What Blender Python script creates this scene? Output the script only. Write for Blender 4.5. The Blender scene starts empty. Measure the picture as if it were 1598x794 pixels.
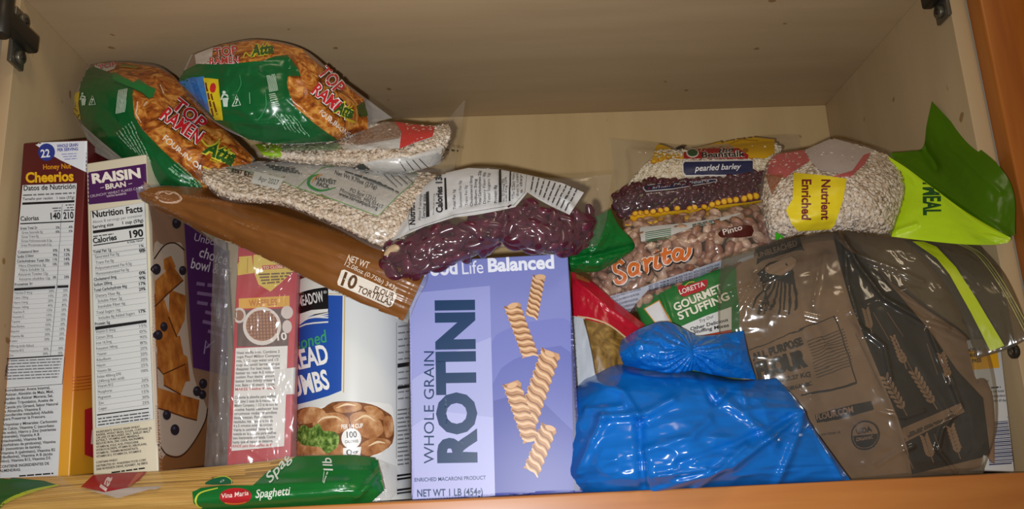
import bpy, math, random
import numpy as np
from mathutils import Vector, Matrix
from mathutils.bvhtree import BVHTree
from mathutils.geometry import tessellate_polygon

# ------------------------------------------------------------------ camera, light, exposure
F = 1360.0                                  # focal length for a 1598 px wide frame
_d = np.array([-33, 365, 1360.0]); _d /= np.linalg.norm(_d)
_x = np.array([1, -0.046, 0.0]); _x -= _d * (_x @ _d); _x /= np.linalg.norm(_x)
_u = np.cross(_x, _d)
ROT = np.array([_x, _d, _u])                # rows: world X, Y, Z seen from the camera (right, down, forward)
CAM = np.array([0, -.72, .0065])
SC = bpy.context.scene
COL = SC.collection
cam = bpy.data.cameras.new('camera')
cam.sensor_width = 36.0
cam.lens = 36.0 * F / 1598.0
cam.clip_start = .01
cam_o = bpy.data.objects.new('camera', cam)
COL.objects.link(cam_o)
rt = ROT @ np.array([1, 0, 0]); up = ROT @ np.array([0, -1, 0]); bk = ROT @ np.array([0, 0, -1])
cam_o.matrix_world = Matrix(((rt[0], up[0], bk[0], CAM[0]), (rt[1], up[1], bk[1], CAM[1]), (rt[2], up[2], bk[2], CAM[2]), (0, 0, 0, 1)))
SC.camera = cam_o
SC.view_settings.view_transform = 'Standard'
SC.view_settings.look = 'None'
SC.view_settings.gamma = 1.0
SC.view_settings.use_curve_mapping = False
SC.view_settings.exposure = 0.0
SC.cycles.transparent_max_bounces = 24
SC.cycles.max_bounces = 8
W = bpy.data.worlds.new('room'); SC.world = W; W.use_nodes = True
W.node_tree.nodes['Background'].inputs[0].default_value = (1.0, .80, .56, 1)
W.node_tree.nodes['Background'].inputs[1].default_value = .13
def lamp(name, kind, loc, power, color, size, target=None):
    l = bpy.data.lights.new(name, kind); l.energy = power; l.color = color
    if kind == 'AREA': l.size = size
    elif kind == 'SPOT': l.shadow_soft_size = size; l.spot_size = math.radians(104); l.spot_blend = 1.0
    else: l.shadow_soft_size = size
    o = bpy.data.objects.new(name, l); COL.objects.link(o); o.location = loc
    if target is not None:
        o.rotation_euler = (Vector(target) - Vector(loc)).to_track_quat('-Z', 'Y').to_euler()
    return o
fl = CAM + rt * (-.022) + up * (-.016)
lamp('phone_flash', 'SPOT', fl, 19.0, (.97, .98, 1.0), .006, CAM + ROT @ np.array([(690 - 799) / F, (420 - 397) / F, 1.0]))
lamp('kitchen_ceiling_lamp', 'AREA', (.5, -1.5, 1.7), 7.0, (1.0, .80, .56), .5, (0, 0, .15))

def ray(px, py):
    return ROT @ np.array([(px - 799) / F, (py - 397) / F, 1.0])
def at(px, py, Y):                          # the point of the plane at depth Y that the photo shows at this pixel
    r = ray(px, py)
    return CAM + r * ((Y - CAM[1]) / r[1])
def proj(p):
    c = (np.asarray(p) - CAM) @ ROT
    return np.stack([799 + F * c[..., 0] / c[..., 2], 397 + F * c[..., 1] / c[..., 2]], -1)

# ------------------------------------------------------------------ materials
def lin(h):
    h = h.lstrip('#')
    v = [int(h[i:i + 2], 16) / 255 for i in (0, 2, 4)]
    return tuple(c / 12.92 if c <= .04045 else ((c + .055) / 1.055) ** 2.4 for c in v)
MATS = {}
def newmat(name):
    m = bpy.data.materials.new(name); m.use_nodes = True
    MATS[name] = m
    return m, m.node_tree, m.node_tree.nodes['Principled BSDF']
def ink(h, rough=.42, spec=.4):             # one printed colour
    k = 'ink_%s_%d' % (h.lstrip('#'), int(rough * 100))
    if k in MATS: return MATS[k]
    m, nt, b = newmat(k)
    b.inputs['Base Color'].default_value = lin(h) + (1,)
    b.inputs['Roughness'].default_value = rough
    b.inputs['Specular IOR Level'].default_value = spec
    return m
def N(nt, t, **kw):
    n = nt.nodes.new(t)
    for k, v in kw.items():
        if k.startswith('i_'): n.inputs[k[2:].replace('_', ' ')].default_value = v
        else: setattr(n, k, v)
    return n
def ramp(nt, stops, fac):
    r = nt.nodes.new('ShaderNodeValToRGB')
    e = r.color_ramp.elements
    while len(e) < len(stops): e.new(.5)
    for el, (p, h) in zip(e, stops):
        el.position = p; el.color = lin(h) + (1,)
    nt.links.new(fac, r.inputs[0])
    return r.outputs[0]
def coords(nt, scale=(1, 1, 1), rot=(0, 0, 0)):
    t = nt.nodes.new('ShaderNodeTexCoord'); mp = nt.nodes.new('ShaderNodeMapping')
    mp.inputs['Scale'].default_value = scale; mp.inputs['Rotation'].default_value = rot
    nt.links.new(t.outputs['Object'], mp.inputs[0])
    return mp.outputs[0]
def noisemat(name, stops, scale, rough=.5, spec=.3, detail=5, stretch=(1, 1, 1), rot=(0, 0, 0), dist=0, bump=0, bscale=None, rgh=.55):
    m, nt, b = newmat(name)
    c = coords(nt, stretch, rot)
    n = N(nt, 'ShaderNodeTexNoise', i_Scale=scale, i_Detail=detail, i_Roughness=rgh, i_Distortion=dist)
    nt.links.new(c, n.inputs['Vector'])
    nt.links.new(ramp(nt, stops, n.outputs[0]), b.inputs['Base Color'])
    b.inputs['Roughness'].default_value = rough
    b.inputs['Specular IOR Level'].default_value = spec
    if bump:
        n2 = N(nt, 'ShaderNodeTexNoise', i_Scale=bscale or scale, i_Detail=4)
        nt.links.new(c, n2.inputs['Vector'])
        bp = N(nt, 'ShaderNodeBump', i_Strength=bump, i_Distance=.002)
        nt.links.new(n2.outputs[0], bp.inputs['Height']); nt.links.new(bp.outputs[0], b.inputs['Normal'])
    return m
def film(name, tint='#ffffff', haze=.06, rough=.12, gloss=.10, hz='#ffffff', bump=0, bscale=60):
    """thin clear plastic: mostly see-through, a little milky, shiny"""
    m, nt, b = newmat(name)
    nt.nodes.remove(b)
    out = nt.nodes['Material Output']
    tr = N(nt, 'ShaderNodeBsdfTransparent'); tr.inputs[0].default_value = lin(tint) + (1,)
    df = N(nt, 'ShaderNodeBsdfDiffuse'); df.inputs[0].default_value = lin(hz) + (1,)
    gl = N(nt, 'ShaderNodeBsdfGlossy'); gl.inputs['Roughness'].default_value = rough
    lw = N(nt, 'ShaderNodeLayerWeight'); lw.inputs[0].default_value = .5
    pw = N(nt, 'ShaderNodeMath', operation='POWER'); pw.inputs[1].default_value = 4.0
    nt.links.new(lw.outputs['Facing'], pw.inputs[0])
    ad = N(nt, 'ShaderNodeMath', operation='MULTIPLY_ADD'); ad.inputs[1].default_value = .55; ad.inputs[2].default_value = gloss
    ad.use_clamp = True
    nt.links.new(pw.outputs[0], ad.inputs[0])
    m1 = N(nt, 'ShaderNodeMixShader'); m1.inputs[0].default_value = haze
    nt.links.new(tr.outputs[0], m1.inputs[1]); nt.links.new(df.outputs[0], m1.inputs[2])
    m2 = N(nt, 'ShaderNodeMixShader')
    nt.links.new(ad.outputs[0], m2.inputs[0]); nt.links.new(m1.outputs[0], m2.inputs[1]); nt.links.new(gl.outputs[0], m2.inputs[2])
    nt.links.new(m2.outputs[0], out.inputs[0])
    if bump:
        n2 = N(nt, 'ShaderNodeTexNoise', i_Scale=bscale, i_Detail=1); nt.links.new(coords(nt), n2.inputs['Vector'])
        bp = N(nt, 'ShaderNodeBump', i_Strength=bump, i_Distance=.004); nt.links.new(n2.outputs[0], bp.inputs['Height'])
        nt.links.new(bp.outputs[0], gl.inputs['Normal']); nt.links.new(bp.outputs[0], df.inputs['Normal'])
    return m

# ------------------------------------------------------------------ mesh collecting
def tag(o, label=None, cat=None, group=None, kind=None):
    if label: o['label'] = label
    if cat: o['category'] = cat
    if group: o['group'] = group
    if kind: o['kind'] = kind
    return o
def thing(name, loc, label, cat, group=None):
    o = bpy.data.objects.new(name, None); COL.objects.link(o)
    o.empty_display_size = .02
    o.location = Vector([float(c) for c in loc])
    return tag(o, label, cat, group)
class MB:
    def __init__(self): self.v = []; self.f = []; self.m = []; self.n = 0; self.mats = []
    def mi(self, mat):
        if mat not in self.mats: self.mats.append(mat)
        return self.mats.index(mat)
    def add(self, verts, faces, mat):
        i = self.mi(mat); k = self.n
        verts = np.asarray(verts, float)
        self.v.append(verts); self.n += len(verts)
        for f in faces:
            self.f.append([a + k for a in f]); self.m.append(i)
    def grid(self, P, mat, flip=False, wrap=False):
        r, c = P.shape[:2]
        idx = np.arange(r * c).reshape(r, c)
        if wrap: idx = np.concatenate([idx, idx[:, :1]], 1)
        a, b, d, e = idx[:-1, :-1].ravel(), idx[:-1, 1:].ravel(), idx[1:, 1:].ravel(), idx[1:, :-1].ravel()
        q = np.stack([a, e, d, b] if not flip else [a, b, d, e], 1).tolist()
        self.add(P.reshape(-1, 3), q, mat)
    def verts(self): return np.concatenate(self.v) if self.v else np.zeros((0, 3))
    def build(self, name, parent=None, smooth=True, angle=None, label=None, origin=None):
        me = bpy.data.meshes.new(name)
        V = self.verts()
        if origin is not None: off = np.array(origin, float)
        elif parent is not None:
            off = np.array(parent.location)
            if parent.parent is not None: off = off + np.array(parent.parent.location)
        else: off = np.zeros(3)
        me.from_pydata((V - off).tolist(), [], self.f)
        for m in self.mats: me.materials.append(m)
        me.polygons.foreach_set('material_index', self.m)
        me.polygons.foreach_set('use_smooth', [bool(smooth)] * len(self.f))
        me.validate(); me.update()
        if smooth and angle: me.set_sharp_from_angle(angle=math.radians(angle))
        o = bpy.data.objects.new(name, me); COL.objects.link(o)
        if parent is not None: o.parent = parent
        elif origin is not None: o.location = off
        if label: o['label'] = label
        return o
    def bvh(self): return BVHTree.FromPolygons(self.verts().tolist(), self.f)

# ------------------------------------------------------------------ printing on surfaces
_GL = {}
def glyphs(s, bold=0.0, shear=0.0):
    k = (s, bold, shear)
    if k not in _GL:
        c = bpy.data.curves.new('t', 'FONT'); c.body = s; c.offset = bold; c.shear = shear; c.resolution_u = 3
        o = bpy.data.objects.new('t', c); me = o.to_mesh()
        co = np.empty(len(me.vertices) * 3); me.vertices.foreach_get('co', co)
        me.calc_loop_triangles()
        tr = np.empty(len(me.loop_triangles) * 3, int); me.loop_triangles.foreach_get('vertices', tr)
        o.to_mesh_clear(); bpy.data.objects.remove(o); bpy.data.curves.remove(c)
        _GL[k] = (co.reshape(-1, 3)[:, :2].copy(), tr.reshape(-1, 3).copy())
    return _GL[k]
_t = glyphs('H')[0]; CAPH = _t[:, 1].max()
def subdiv(P, T, L):
    """split triangles until no edge is longer than L (pixels)"""
    P = [tuple(p) for p in P]; cache = {}
    out = []; stack = [tuple(t) for t in T]
    while stack:
        a, b, c = stack.pop()
        pa, pb, pc = P[a], P[b], P[c]
        e = [(pa[0]-pb[0])**2 + (pa[1]-pb[1])**2, (pb[0]-pc[0])**2 + (pb[1]-pc[1])**2, (pc[0]-pa[0])**2 + (pc[1]-pa[1])**2]
        i = e.index(max(e))
        if e[i] <= L * L: out.append((a, b, c)); continue
        if i == 1: a, b, c = b, c, a
        elif i == 2: a, b, c = c, a, b
        k = (a, b) if a < b else (b, a)
        m = cache.get(k)
        if m is None:
            P.append(((P[a][0] + P[b][0]) / 2, (P[a][1] + P[b][1]) / 2)); m = cache[k] = len(P) - 1
        stack.append((a, m, c)); stack.append((m, b, c))
    return np.array(P), out
class Print:
    """flat printed shapes wrapped onto a part's own surface; coordinates are read off the photo"""
    def __init__(self, mb, lift=.00025, L=4.0, rough=.42, spec=.4, target=None, layer0=1, kinc=.12):
        self.mb = mb; self.bv = (target or mb).bvh(); self.lift = lift; self.L = L; self.k = layer0; self.rough = rough; self.spec = spec
        self.o = np.zeros(2); self.s = 1.0
        self.cam = Vector(CAM); self.kinc = kinc
    def view(self, x, y, s=1.0):            # following coordinates are read in an enlargement of the photo
        self.o = np.array([x, y], float); self.s = s
        return self
    def put(self, P, T, col, L=None, bump=True):
        if len(T) == 0: return
        L = L or self.L
        P = np.asarray(P, float) / self.s + self.o
        P, T = subdiv(P, T, L)
        D = np.stack([(P[:, 0] - 799) / F, (P[:, 1] - 397) / F, np.ones(len(P))], 1) @ ROT.T
        D /= np.linalg.norm(D, axis=1)[:, None]
        h = self.lift * self.k
        V = []; idx = {}
        hits = [None] * len(P)
        for i, d in enumerate(D):
            loc, n, fi, dist = self.bv.ray_cast(self.cam, Vector(d))
            if loc is not None:
                if n.dot(Vector(d)) > 0: n = -n
                hits[i] = (loc + n * (h * .4) - Vector(d) * (h * .6), dist)
        faces = []
        for t in T:
            if any(hits[a] is None for a in t): continue
            ds = [hits[a][1] for a in t]
            if max(ds) - min(ds) > .012: continue
            f = []
            for a in t:
                if a not in idx: idx[a] = len(V); V.append(tuple(hits[a][0]))
                f.append(idx[a])
            p0, p1, p2 = (P[a] for a in t)
            if (p1[0]-p0[0])*(p2[1]-p0[1]) - (p1[1]-p0[1])*(p2[0]-p0[0]) > 0: f.reverse()
            faces.append(f)
        if faces:
            m = col if not isinstance(col, str) else ink(col, self.rough, self.spec)
            self.mb.add(V, faces, m)
        if bump: self.k += self.kinc
    def q(self, col, pts, L=None, smooth=0):
        pts = [tuple(map(float, p)) for p in pts]
        if smooth: pts = spline(pts, smooth, True)
        T = tessellate_polygon([[Vector((x, y, 0)) for x, y in pts]])
        self.put(np.array(pts), T, col, L)
    def e(self, col, cx, cy, rx, ry=None, rot=0, n=28, a0=0, a1=360):
        ry = rx if ry is None else ry
        r = math.radians(rot); pts = []
        for i in range(n):
            a = math.radians(a0 + (a1 - a0) * i / (n if a1 - a0 >= 360 else n - 1))
            x, y = rx * math.cos(a), ry * math.sin(a)
            pts.append((cx + x * math.cos(r) - y * math.sin(r), cy + x * math.sin(r) + y * math.cos(r)))
        self.q(col, pts)
    def l(self, col, w, pts, smooth=0, closed=False, bump=True):
        pts = [tuple(map(float, p)) for p in pts]
        if smooth: pts = spline(pts, smooth, closed)
        if closed: pts = pts + [pts[0]]
        p = np.array(pts); n = len(p)
        d = np.gradient(p, axis=0) if n > 2 else np.repeat((p[1:] - p[:1]), 2, 0)
        d /= np.maximum(np.linalg.norm(d, axis=1), 1e-6)[:, None]
        nn = np.stack([-d[:, 1], d[:, 0]], 1)
        ww = np.asarray(w, float) / 2
        if ww.ndim == 0: ww = np.full(n, ww)
        else: ww = np.interp(np.linspace(0, 1, n), np.linspace(0, 1, len(ww)), ww)
        A = p + nn * ww[:, None]; B = p - nn * ww[:, None]
        P = np.concatenate([A, B]); T = []
        for i in range(n - 1): T += [(i, i + 1, n + i + 1), (i, n + i + 1, n + i)]
        self.put(P, T, col, bump=bump)
    def t(self, s, col, x0, y0, x1, y1, h, bold=0.0, shear=0.0, up=None, arc=0.0, bump=True):
        """text on a baseline (x0,y0)-(x1,y1), capitals h pixels tall, as wide as the baseline"""
        G, T = glyphs(s, bold, shear)
        if not len(G): return
        xa, xb = G[:, 0].min(), G[:, 0].max()
        bx, by = x1 - x0, y1 - y0
        ln = math.hypot(bx, by) or 1
        ux, uy = (by / ln, -bx / ln) if up is None else up
        a = (G[:, 0] - xa) / max(xb - xa, 1e-6); b = G[:, 1] / CAPH * h + arc * (1 - (2 * a - 1) ** 2)
        P = np.stack([x0 + bx * a + ux * b, y0 + by * a + uy * b], 1)
        self.put(P, T, col, bump=bump)
    def micro(self, col, x0, y0, x1, y1, h, seed=0, gap=.28):
        """a line of print too small to read: a row of word-length dashes"""
        r = random.Random(seed + int(x0 * 7 + y0 * 13)); a = 0; ln = math.hypot(x1 - x0, y1 - y0)
        if ln < 1: return
        while a < ln:
            w = r.uniform(2, 7) * h * .62
            b = min(ln, a + w)
            self.l(col, h * .62, [(x0 + (x1 - x0) * a / ln, y0 + (y1 - y0) * a / ln), (x0 + (x1 - x0) * b / ln, y0 + (y1 - y0) * b / ln)], bump=False)
            a = b + h * .5
        self.k += .05
def spline(pts, n, closed=False):
    p = np.array(pts, float); m = len(p); out = []
    for i in range(m if closed else m - 1):
        if closed: a, b, c, d = p[(i - 1) % m], p[i], p[(i + 1) % m], p[(i + 2) % m]
        else: a, b, c, d = p[max(i - 1, 0)], p[i], p[i + 1], p[min(i + 2, m - 1)]
        for k in range(n):
            t = k / n
            out.append(tuple(.5 * (2 * b + (c - a) * t + (2 * a - 5 * b + 4 * c - d) * t * t + (3 * b - a - 3 * c + d) * t ** 3)))
    if not closed: out.append(tuple(p[-1]))
    return out

# ------------------------------------------------------------------ bags
def vnoise(x, y, seed):
    """smooth value noise on arrays"""
    r = np.random.RandomState(seed); T = r.rand(64, 64)
    xi = np.floor(x).astype(int); yi = np.floor(y).astype(int); fx = x - xi; fy = y - yi
    fx = fx * fx * (3 - 2 * fx); fy = fy * fy * (3 - 2 * fy)
    g = lambda i, j: T[i % 64, j % 64]
    return (g(xi, yi) * (1 - fx) + g(xi + 1, yi) * fx) * (1 - fy) + (g(xi, yi + 1) * (1 - fx) + g(xi + 1, yi + 1) * fx) * fy - .5
def fbm(x, y, seed, o=4):
    s = 0; a = 1; f = 1
    for i in range(o):
        s = s + a * vnoise(x * f + 17 * i, y * f + 31 * i, seed + i); a *= .5; f *= 2.03
    return s
def ridge(x, y, seed, o=3):
    s = 0; a = 1; f = 1
    for i in range(o):
        s = s + a * (.5 - np.abs(vnoise(x * f + 7 * i, y * f + 13 * i, seed + i)) * 2); a *= .5; f *= 2.1
    return s
def cr(P, ts):
    """Catmull-Rom through P (n, ...) at parameters ts in 0..1"""
    n = len(P); t = np.clip(ts, 0, 1) * (n - 1)
    i = np.minimum(t.astype(int), n - 2); f = (t - i).reshape((-1,) + (1,) * (P.ndim - 1))
    ext = np.concatenate([[2 * P[0] - P[1]], P, [2 * P[-1] - P[-2]]])
    a, b, c, d = ext[i], ext[i + 1], ext[i + 2], ext[i + 3]
    return .5 * (2 * b + (c - a) * f + (2 * a - 5 * b + 4 * c - d) * f * f + (3 * b - a - 3 * c + d) * f ** 3)
class Pouch:
    """a filled bag: a net of points read off the photo (with depths) gives the middle sheet, the filling pushes front and back apart"""
    def __init__(s, ctrl, front, back, nu=90, nv=60, pu=3, pv=3, seal=(.0, .0, .0, .0), wr=0.0, ws=(5, 5), seed=1, rd=0.0, rs=(8, 8),
                 creases=(), edge=0.0, minus=0.0, lump=0.0, ls=(14, 10), edge_min=.0006):
        C3 = np.array([[at(*p) for p in row] for row in ctrl])
        s.u = np.linspace(0, 1, nu); s.v = np.linspace(0, 1, nv)
        A = cr(C3, s.v)                                   # rows
        S = np.stack([cr(A[i], s.u) for i in range(nv)])  # (nv, nu, 3)
        w = S.reshape(-1, 3).mean(0) - CAM; w /= np.linalg.norm(w); s.w = w
        U, V = np.meshgrid(s.u, s.v)
        l, r, t, b = seal
        uu = np.clip((U - l) / (1 - l - r), 0, 1) * 2 - 1; vv = np.clip((V - t) / (1 - t - b), 0, 1) * 2 - 1
        prof = np.sqrt(np.clip(1 - np.abs(uu) ** pu, 0, 1) * np.clip(1 - np.abs(vv) ** pv, 0, 1))
        s.prof = prof
        rim = np.minimum(1, np.minimum(np.minimum(U, 1 - U), np.minimum(V, 1 - V)) * 10)
        disp = wr * fbm(U * ws[0], V * ws[1], seed) + rd * ridge(U * rs[0], V * rs[1], seed + 50)
        if edge:                                          # gathers running in from the sealed ends
            eu = np.exp(-np.minimum(U, 1 - U) * 9)
            disp = disp + edge * eu * fbm(U * 2, V * 26, seed + 90, 2)
        if lump: disp = disp + lump * fbm(U * ls[0], V * ls[1], seed + 130, 2) * prof
        disp = disp * (.3 + .7 * rim)
        px = proj(S)
        for pts, h, wd in creases:
            disp = disp + h * np.exp(-(seg_dist(px, pts) / wd) ** 2)
        th = prof[..., None] * w
        s.F = S - th * front - disp[..., None] * w - w * edge_min + w * minus
        s.B = S + th * back + disp[..., None] * w * .5 + w * edge_min - w * minus
        s.S = S
    def shell(s, mb, mat, bmat=None):
        mb.grid(s.F, mat)
        mb.grid(s.B, bmat or mat, flip=True)
        nv, nu = s.F.shape[:2]
        loop = [(0, j) for j in range(nu)] + [(i, nu - 1) for i in range(1, nv)] + [(nv - 1, j) for j in range(nu - 2, -1, -1)] + [(i, 0) for i in range(nv - 2, 0, -1)]
        Fp = np.array([s.F[i, j] for i, j in loop]); Bp = np.array([s.B[i, j] for i, j in loop])
        mb.grid(np.stack([Fp, Bp]), mat, wrap=True)
    def mass(s, mb, mat, dz=.003, thr=.15):
        """the packed filling inside: a smaller solid body between front and back"""
        f = s.F + s.w * dz; b = np.where((((s.B - s.F) @ s.w) > 2.4 * dz)[..., None], s.B - s.w * dz, f + s.w * .0004)
        ok = s.prof > thr
        nv, nu = ok.shape; idx = {}; V = []; Q = []
        def vid(sd, i, j):
            key = (sd, i, j)
            if key not in idx: idx[key] = len(V); V.append((f if sd == 0 else b)[i, j])
            return idx[key]
        cell = lambda i, j: 0 <= i < nv - 1 and 0 <= j < nu - 1 and ok[i, j] and ok[i + 1, j] and ok[i, j + 1] and ok[i + 1, j + 1]
        for i in range(nv - 1):
            for j in range(nu - 1):
                if not cell(i, j): continue
                Q.append((vid(0, i, j), vid(0, i + 1, j), vid(0, i + 1, j + 1), vid(0, i, j + 1)))
                Q.append((vid(1, i, j), vid(1, i, j + 1), vid(1, i + 1, j + 1), vid(1, i + 1, j)))
                for di, dj, p, q in ((-1, 0, (i, j), (i, j + 1)), (1, 0, (i + 1, j + 1), (i + 1, j)), (0, -1, (i + 1, j), (i, j)), (0, 1, (i, j + 1), (i + 1, j + 1))):
                    if not cell(i + di, j + dj): Q.append((vid(0, *p), vid(0, *q), vid(1, *q), vid(1, *p)))
        mb.add(V, Q, mat)
    def scatter(s, n, seed, thr=.25, box=(0, 1, 0, 1)):
        """random places on the filling's front: point, outward normal, along"""
        r = np.random.RandomState(seed); nv, nu = s.prof.shape
        i = (box[2] + r.rand(n * 3) * (box[3] - box[2])) * (nv - 2); j = (box[0] + r.rand(n * 3) * (box[1] - box[0])) * (nu - 2)
        i0 = i.astype(int); j0 = j.astype(int); k = s.prof[i0, j0] > thr
        i, j, i0, j0 = [a[k][:n] for a in (i, j, i0, j0)]
        fi = (i - i0)[:, None]; fj = (j - j0)[:, None]
        p = (s.F[i0, j0] * (1 - fj) + s.F[i0, j0 + 1] * fj) * (1 - fi) + (s.F[i0 + 1, j0] * (1 - fj) + s.F[i0 + 1, j0 + 1] * fj) * fi
        du = s.F[i0, j0 + 1] - s.F[i0, j0]; dv = s.F[i0 + 1, j0] - s.F[i0, j0]
        nn = np.cross(du, dv); nn /= np.linalg.norm(nn, axis=1)[:, None]
        nn[(nn @ s.w) > 0] *= -1
        return p, nn
def flakes(mb, pouch, n, size, mats, seed, inset=.0018, thr=.25, tilt=.5, thick=.22, box=(0, 1, 0, 1), sides=6, elong=1.0):
    """loose flakes or grains lying under the film, too many to count"""
    p, nn = pouch.scatter(n, seed, thr, box); r = np.random.RandomState(seed + 1); m = len(p)
    nn = nn + r.randn(m, 3) * tilt * .6; nn /= np.linalg.norm(nn, axis=1)[:, None]
    a = np.cross(nn, r.randn(m, 3)); a /= np.linalg.norm(a, axis=1)[:, None]; b = np.cross(nn, a)
    sz = size * (.7 + .6 * r.rand(m)); c = p + pouch.w * (inset + r.rand(m)[:, None] * inset)
    th = np.arange(sides) * 2 * math.pi / sides
    V = np.zeros((m, 2 * sides + 2, 3))
    for k, (h, rr_) in enumerate(((-.5, .75), (.35, .92))):
        for q in range(sides):
            w = rr_ * (1 + .2 * r.randn(m))
            V[:, k * sides + q] = c + (a * (np.cos(th[q]) * w * sz * elong)[:, None] + b * (np.sin(th[q]) * w * sz * .8)[:, None]) + nn * (h * thick * sz)[:, None]
    V[:, -2] = c - nn * (.8 * thick * sz)[:, None]; V[:, -1] = c + nn * (.75 * thick * sz)[:, None]
    T = []
    for q in range(sides):
        z = (q + 1) % sides
        T += [(q, z, sides + z), (q, sides + z, sides + q), (z, q, 2 * sides), (sides + q, sides + z, 2 * sides + 1)]
    for g in range(len(mats)):
        sel = np.arange(g, m, len(mats)); W = V[sel].reshape(-1, 3); st = 2 * sides + 2
        F_ = (np.array(T)[None] + (np.arange(len(sel)) * st)[:, None, None]).reshape(-1, 3).tolist()
        mb.add(W, F_, mats[g])
def seg_dist(px, pts):
    d = np.full(px.shape[:-1], 1e9)
    for (x0, y0), (x1, y1) in zip(pts[:-1], pts[1:]):
        vx, vy = x1 - x0, y1 - y0; L2 = vx * vx + vy * vy or 1
        t = np.clip(((px[..., 0] - x0) * vx + (px[..., 1] - y0) * vy) / L2, 0, 1)
        d = np.minimum(d, np.hypot(px[..., 0] - x0 - t * vx, px[..., 1] - y0 - t * vy))
    return d

def boxmesh(mb, o, ux, uy, uz, mat, r=.0015, seg=3):
    """a box with corner o and edge vectors ux, uy, uz, edges rounded by r"""
    o = np.array(o); L = [np.linalg.norm(a) for a in (ux, uy, uz)]; A = np.array([a / l for a, l in zip((ux, uy, uz), L)])
    def axis(l): 
        a = [r * (1 - math.cos(math.pi / 2 * k / seg)) for k in range(seg + 1)]
        return np.array(a + [l - x for x in reversed(a)])
    ax = [axis(l) for l in L]
    for d in range(3):
        e, f = [(1, 2), (2, 0), (0, 1)][d]
        for side in (0, 1):
            G = np.zeros((len(ax[e]), len(ax[f]), 3))
            G[..., d] = 0 if side == 0 else L[d]
            G[..., e] = ax[e][:, None]; G[..., f] = ax[f][None, :]
            core = np.clip(G, r, np.array(L) - r); dv = G - core
            n = np.linalg.norm(dv, axis=-1, keepdims=True)
            Q = core + dv / np.maximum(n, 1e-9) * r
            mb.grid(o + Q @ A, mat, flip=(side == 0))
def box_from(TL, TR, BL, depth, floor=None, flat=False):
    """corner and edge vectors of a carton whose near face shows these three corners (pixel x, y, depth)"""
    a, b, c = at(*TL), at(*TR), at(*BL)
    if flat:
        b[2] = a[2]; c[:2] = a[:2]
    up_ = a - c
    x = b - a; v = up_ / np.linalg.norm(up_)
    x = x - v * (x @ v)
    n = np.cross(x, v); n /= np.linalg.norm(n)
    if n[1] < 0: n = -n
    o = c
    if floor is not None:
        low = min(o[2], (o + x)[2], (o + n * depth)[2], (o + x + n * depth)[2])
        o = c - v * ((low - floor) / v[2])
        up_ = a - o
    return o, x, n * depth, up_
# ------------------------------------------------------------------ the cabinet
XL, XR, YB, ZT = -.413, .447, .30, .462
def ply(name, a, b, rot=(0, 0, 0), stretch=(1, 1, 1)):
    m, nt, bs = newmat(name)
    c = coords(nt, stretch, rot)
    n1 = N(nt, 'ShaderNodeTexNoise', i_Scale=9, i_Detail=6, i_Roughness=.6); nt.links.new(c, n1.inputs['Vector'])
    base = ramp(nt, [(.3, a), (.7, b)], n1.outputs[0])
    n2 = N(nt, 'ShaderNodeTexNoise', i_Scale=70, i_Detail=0); nt.links.new(coords(nt), n2.inputs['Vector'])
    spots = ramp(nt, [(.83, '#000000'), (.86, '#ffffff')], n2.outputs[0])
    mx = N(nt, 'ShaderNodeMixRGB', blend_type='MULTIPLY'); nt.links.new(spots, mx.inputs[0]); nt.links.new(base, mx.inputs[1]); mx.inputs[2].default_value = lin('#c9b99c') + (1,)
    nt.links.new(mx.outputs[0], bs.inputs['Base Color'])
    bs.inputs['Roughness'].default_value = .5; bs.inputs['Specular IOR Level'].default_value = .25
    return m
PLYW = ply('birch_panel_upright', '#b9a07a', '#c3ab85', stretch=(3, 3, .35))
PLYC = ply('birch_panel_top', '#b79d79', '#c3aa85', stretch=(.35, 3, 3))
PLYB = ply('birch_panel_back', '#c0a474', '#cbb081', stretch=(3, 3, .35))
OAK = noisemat('maple_face_frame', [(.3, '#b0682c'), (.55, '#c07a3a'), (.75, '#ca8848')], 6, .40, .75, stretch=(.6, 6, 6), dist=.4)
OAKV = noisemat('maple_face_frame_upright', [(.3, '#9c5620'), (.55, '#b46a28'), (.75, '#bf7830')], 6, .35, .4, stretch=(6, 6, .6), dist=.4)
def slab(name, x0, x1, y0, y1, z0, z1, mat, r=.0008):
    mb = MB(); boxmesh(mb, (x0, y0, z0), (x1 - x0, 0, 0), (0, y1 - y0, 0), (0, 0, z1 - z0), mat, r)
    o = mb.build(name, origin=((x0 + x1) / 2, (y0 + y1) / 2, z0), angle=40); o['kind'] = 'structure'
    return o
slab('floor', XL - .013, XR + .0155, 0, YB + .006, -.018, 0, PLYW)
slab('ceiling', XL - .013, XR + .0155, 0, YB + .006, ZT, ZT + .015, PLYC)
slab('wall_left', XL - .013, XL, 0, YB + .006, 0, ZT, PLYW)
slab('wall_right', XR, XR + .0155, 0, YB + .006, 0, ZT, PLYW)
slab('wall_back', XL, XR, YB, YB + .006, 0, ZT, PLYB)
slab('trim_1', XL - .06, XR + .07, -.021, 0, -.05, 0, OAK, .002)          # bottom rail
slab('trim_2', XR + .0160, XR + .058, -.021, 0, 0.0002, .56, OAKV, .002)   # right stile
slab('trim_3', XL - .06, XL - .0135, -.021, 0, 0.0002, .56, OAKV, .002)    # left stile, just out of frame
slab('door_1', XR + .061, XR + .42, -.045, -.0225, -.06, .56, OAKV, .003)  # the open door's edge shows past the stile
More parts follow.
